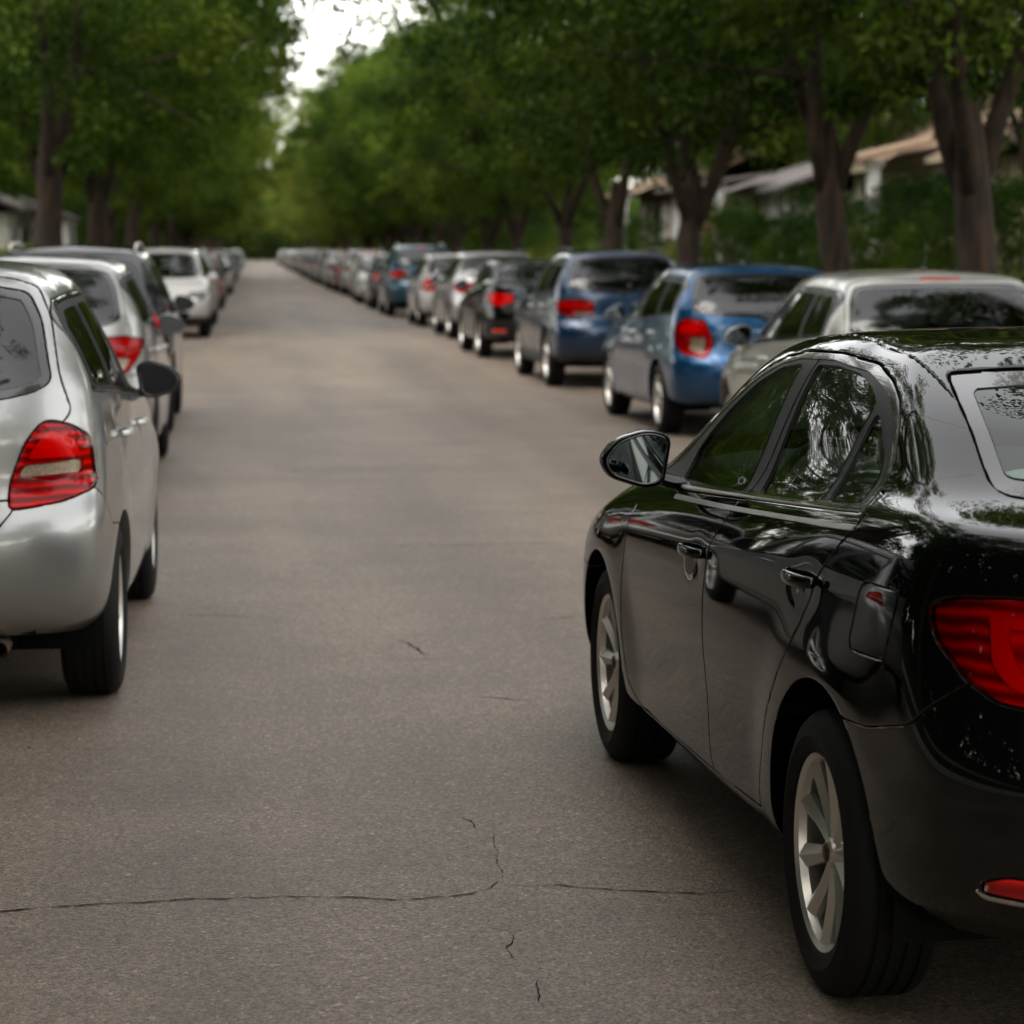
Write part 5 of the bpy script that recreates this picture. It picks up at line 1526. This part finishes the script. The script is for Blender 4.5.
put(build_car('parked_car', suv, PA['darksilver'], ns=6, nt=6, brake_lamp=False, mirror_mat=M['gloss_black'], rails=1, cladding=True), -1.56, 24.3, 0, 'near black tall estate with pale roof rails, third car in the left row', GL)
put(build_car('parked_car', suv, PA['white'], ns=6, nt=6, rails=0, cladding=True), -1.62, 49.2, 180, 'white crossover facing the camera with dark grille in the left row', GL)
# right row
put(build_car('parked_car', transform(hatch_spec(), 1.0, .957), PA['champagne'], ns=7, nt=6, antenna=(-1.15, .17), wiper=False, brake_lamp=True), 4.47, 17.75, 0, 'pale champagne hatchback with short roof aerial, behind the black saloon', GR)
hb = dict(hatch_spec(), **TAIL['teardrop'])
put(build_car('parked_car', transform(hb, 1.03, .965), PA['blue'], ns=7, nt=6, brake_lamp=False, antenna=(-.9, .14)), 4.42, 23.65, 1.6, 'bright blue hatchback with large teardrop tail lamps', GR)
hc = dict(h2, **TAIL['wide'])
put(build_car('parked_car', transform(hc, 1.10, 1.045), PA['navy'], ns=7, nt=6, brake_lamp=False, cladding=True, rails=2), 4.36, 31.7, .9, 'dark blue crossover with wide red tail lamps', GR)
put(build_car('parked_car', transform(sedan_spec(), 1.04, 1.04), PA['black'], ns=6, nt=6, light_seats=False), 4.29, 39.8, .7, 'dark saloon with bright rear screen, between crossover and silver wagon', GR)
put(build_car('parked_car', transform(hc, 1.12, 1.03), PA['silver'], ns=5, nt=5, rails=2, brake_lamp=False), 4.46, 48.2, 1, 'silver tall wagon in the middle of the right row', GR)
put(build_car('parked_car', transform(hatch_spec(), 1.05, 1.0), PA['white'], ns=5, nt=5), 4.40, 55.7, .5, 'white hatchback between the silver wagon and dark people carrier', GR)
van = transform(hc, 1.16, 1.13)
put(build_car('parked_car', van, PA['bluegreen'], ns=5, nt=5, rails=1), 4.18, 64.2, .5, 'tall blue green people carrier in the right row', GR)

# farther cars: copies of three plain bodies in other colours
def recolour(o, old, new):
    for c in [o] + list(o.children_recursive):
        if c.type == 'MESH':
            for sl_ in c.material_slots:
                if sl_.material == old: sl_.link = 'OBJECT'; sl_.material = new
DROP = ('front_seat', 'rear_seat', 'steering_wheel', 'dashboard', 'wheel_arch_liner', 'panel_gaps', 'mirror_rim', 'hub_cap', 'door_handle', 'bright_strip', 'wiper', 'window_border', 'exhaust_pipe', 'roof_rail', 'lamp_bowl', 'clear_lens', 'air_intake')
def copy_car(o, far):
    def rec(src, parent):
        base = src.name.split('.')[0]
        if far and base in DROP: return
        c = src.copy(); col.objects.link(c); c.parent = parent
        for k in ('label', 'group'):
            if k in c: del c[k]
        for ch in list(src.children): rec(ch, c)
        return c
    return rec(o, None)
protoS = build_car('parked_car', transform(sedan_spec(), 1.02, 1.02), PA['silver'], ns=4, nt=4)
protoH = build_car('parked_car', hatch_spec(), PA['silver'], ns=4, nt=4)
protoV = build_car('parked_car', transform(hc, 1.08, 1.06), PA['silver'], ns=4, nt=4, rails=1)
first = {id(protoS): True, id(protoH): True, id(protoV): True}
def far_car(proto, x, y, ang, pname, label, group, far):
    c = copy_car(proto, far)
    if PA[pname] != PA['silver']: recolour(c, PA['silver'], PA[pname])
    put(c, x, y, ang, label, group)
FR = [(protoH, 4.15, 71.5, 0, 'grey', 'dark grey hatchback just beyond the blue green people carrier'), (protoS, 4.1, 78.5, 180, 'white', 'white saloon facing the camera in the right row'),
      (protoH, 4.2, 85.5, 0, 'tan', 'tan hatchback just beyond the white saloon that faces the camera'), (protoV, 4.15, 92.5, 0, 'silver', 'silver crossover far along the right row'),
      (protoS, 4.1, 99.5, 0, 'red', 'dark red saloon far along the right row')]
for p, x, y, a, c, lb in FR: far_car(p, x, y, a, c, lb, GR, False)
y = 106.5; k = 0
cols = ['silver', 'white', 'grey', 'silver2', 'navy', 'white', 'black', 'tan']
while y < 300:
    c = cols[k % 8]
    far_car((protoS, protoH, protoV)[k * 7 % 3], 4.05 + rng.uniform(-.12, .12), y, 0, c, 'far blurred parked car in the line along the right kerb', 'far cars along the right kerb', True)
    y += rng.uniform(6.3, 8.0); k += 1
FL = [(protoS, -1.62, 57.0, 0, 'tan', 'tan silver saloon behind the white crossover in the left row'), (protoV, -1.7, 64.2, 0, 'white', 'white tall wagon with its roof showing above the left row'),
      (protoH, -1.6, 71.5, 0, 'red', 'dark red hatchback beyond the white tall wagon in the left row'), (protoS, -1.65, 79, 0, 'grey', 'dark grey saloon beyond the red hatchback in the left row')]
for p, x, y, a, c, lb in FL: far_car(p, x, y, a, c, lb, GL, False)
y = 86; k = 0
while y < 280:
    far_car((protoH, protoV, protoS)[k * 5 % 3], -1.62 + rng.uniform(-.12, .12), y, 0, cols[(k * 3 + 2) % 8], 'far blurred parked car in the line along the left kerb', 'far cars along the left kerb', True)
    y += rng.uniform(6.4, 9.0); k += 1
for p in (protoS, protoH, protoV):
    for c in list(p.children_recursive): bpy.data.objects.remove(c)
    bpy.data.objects.remove(p)
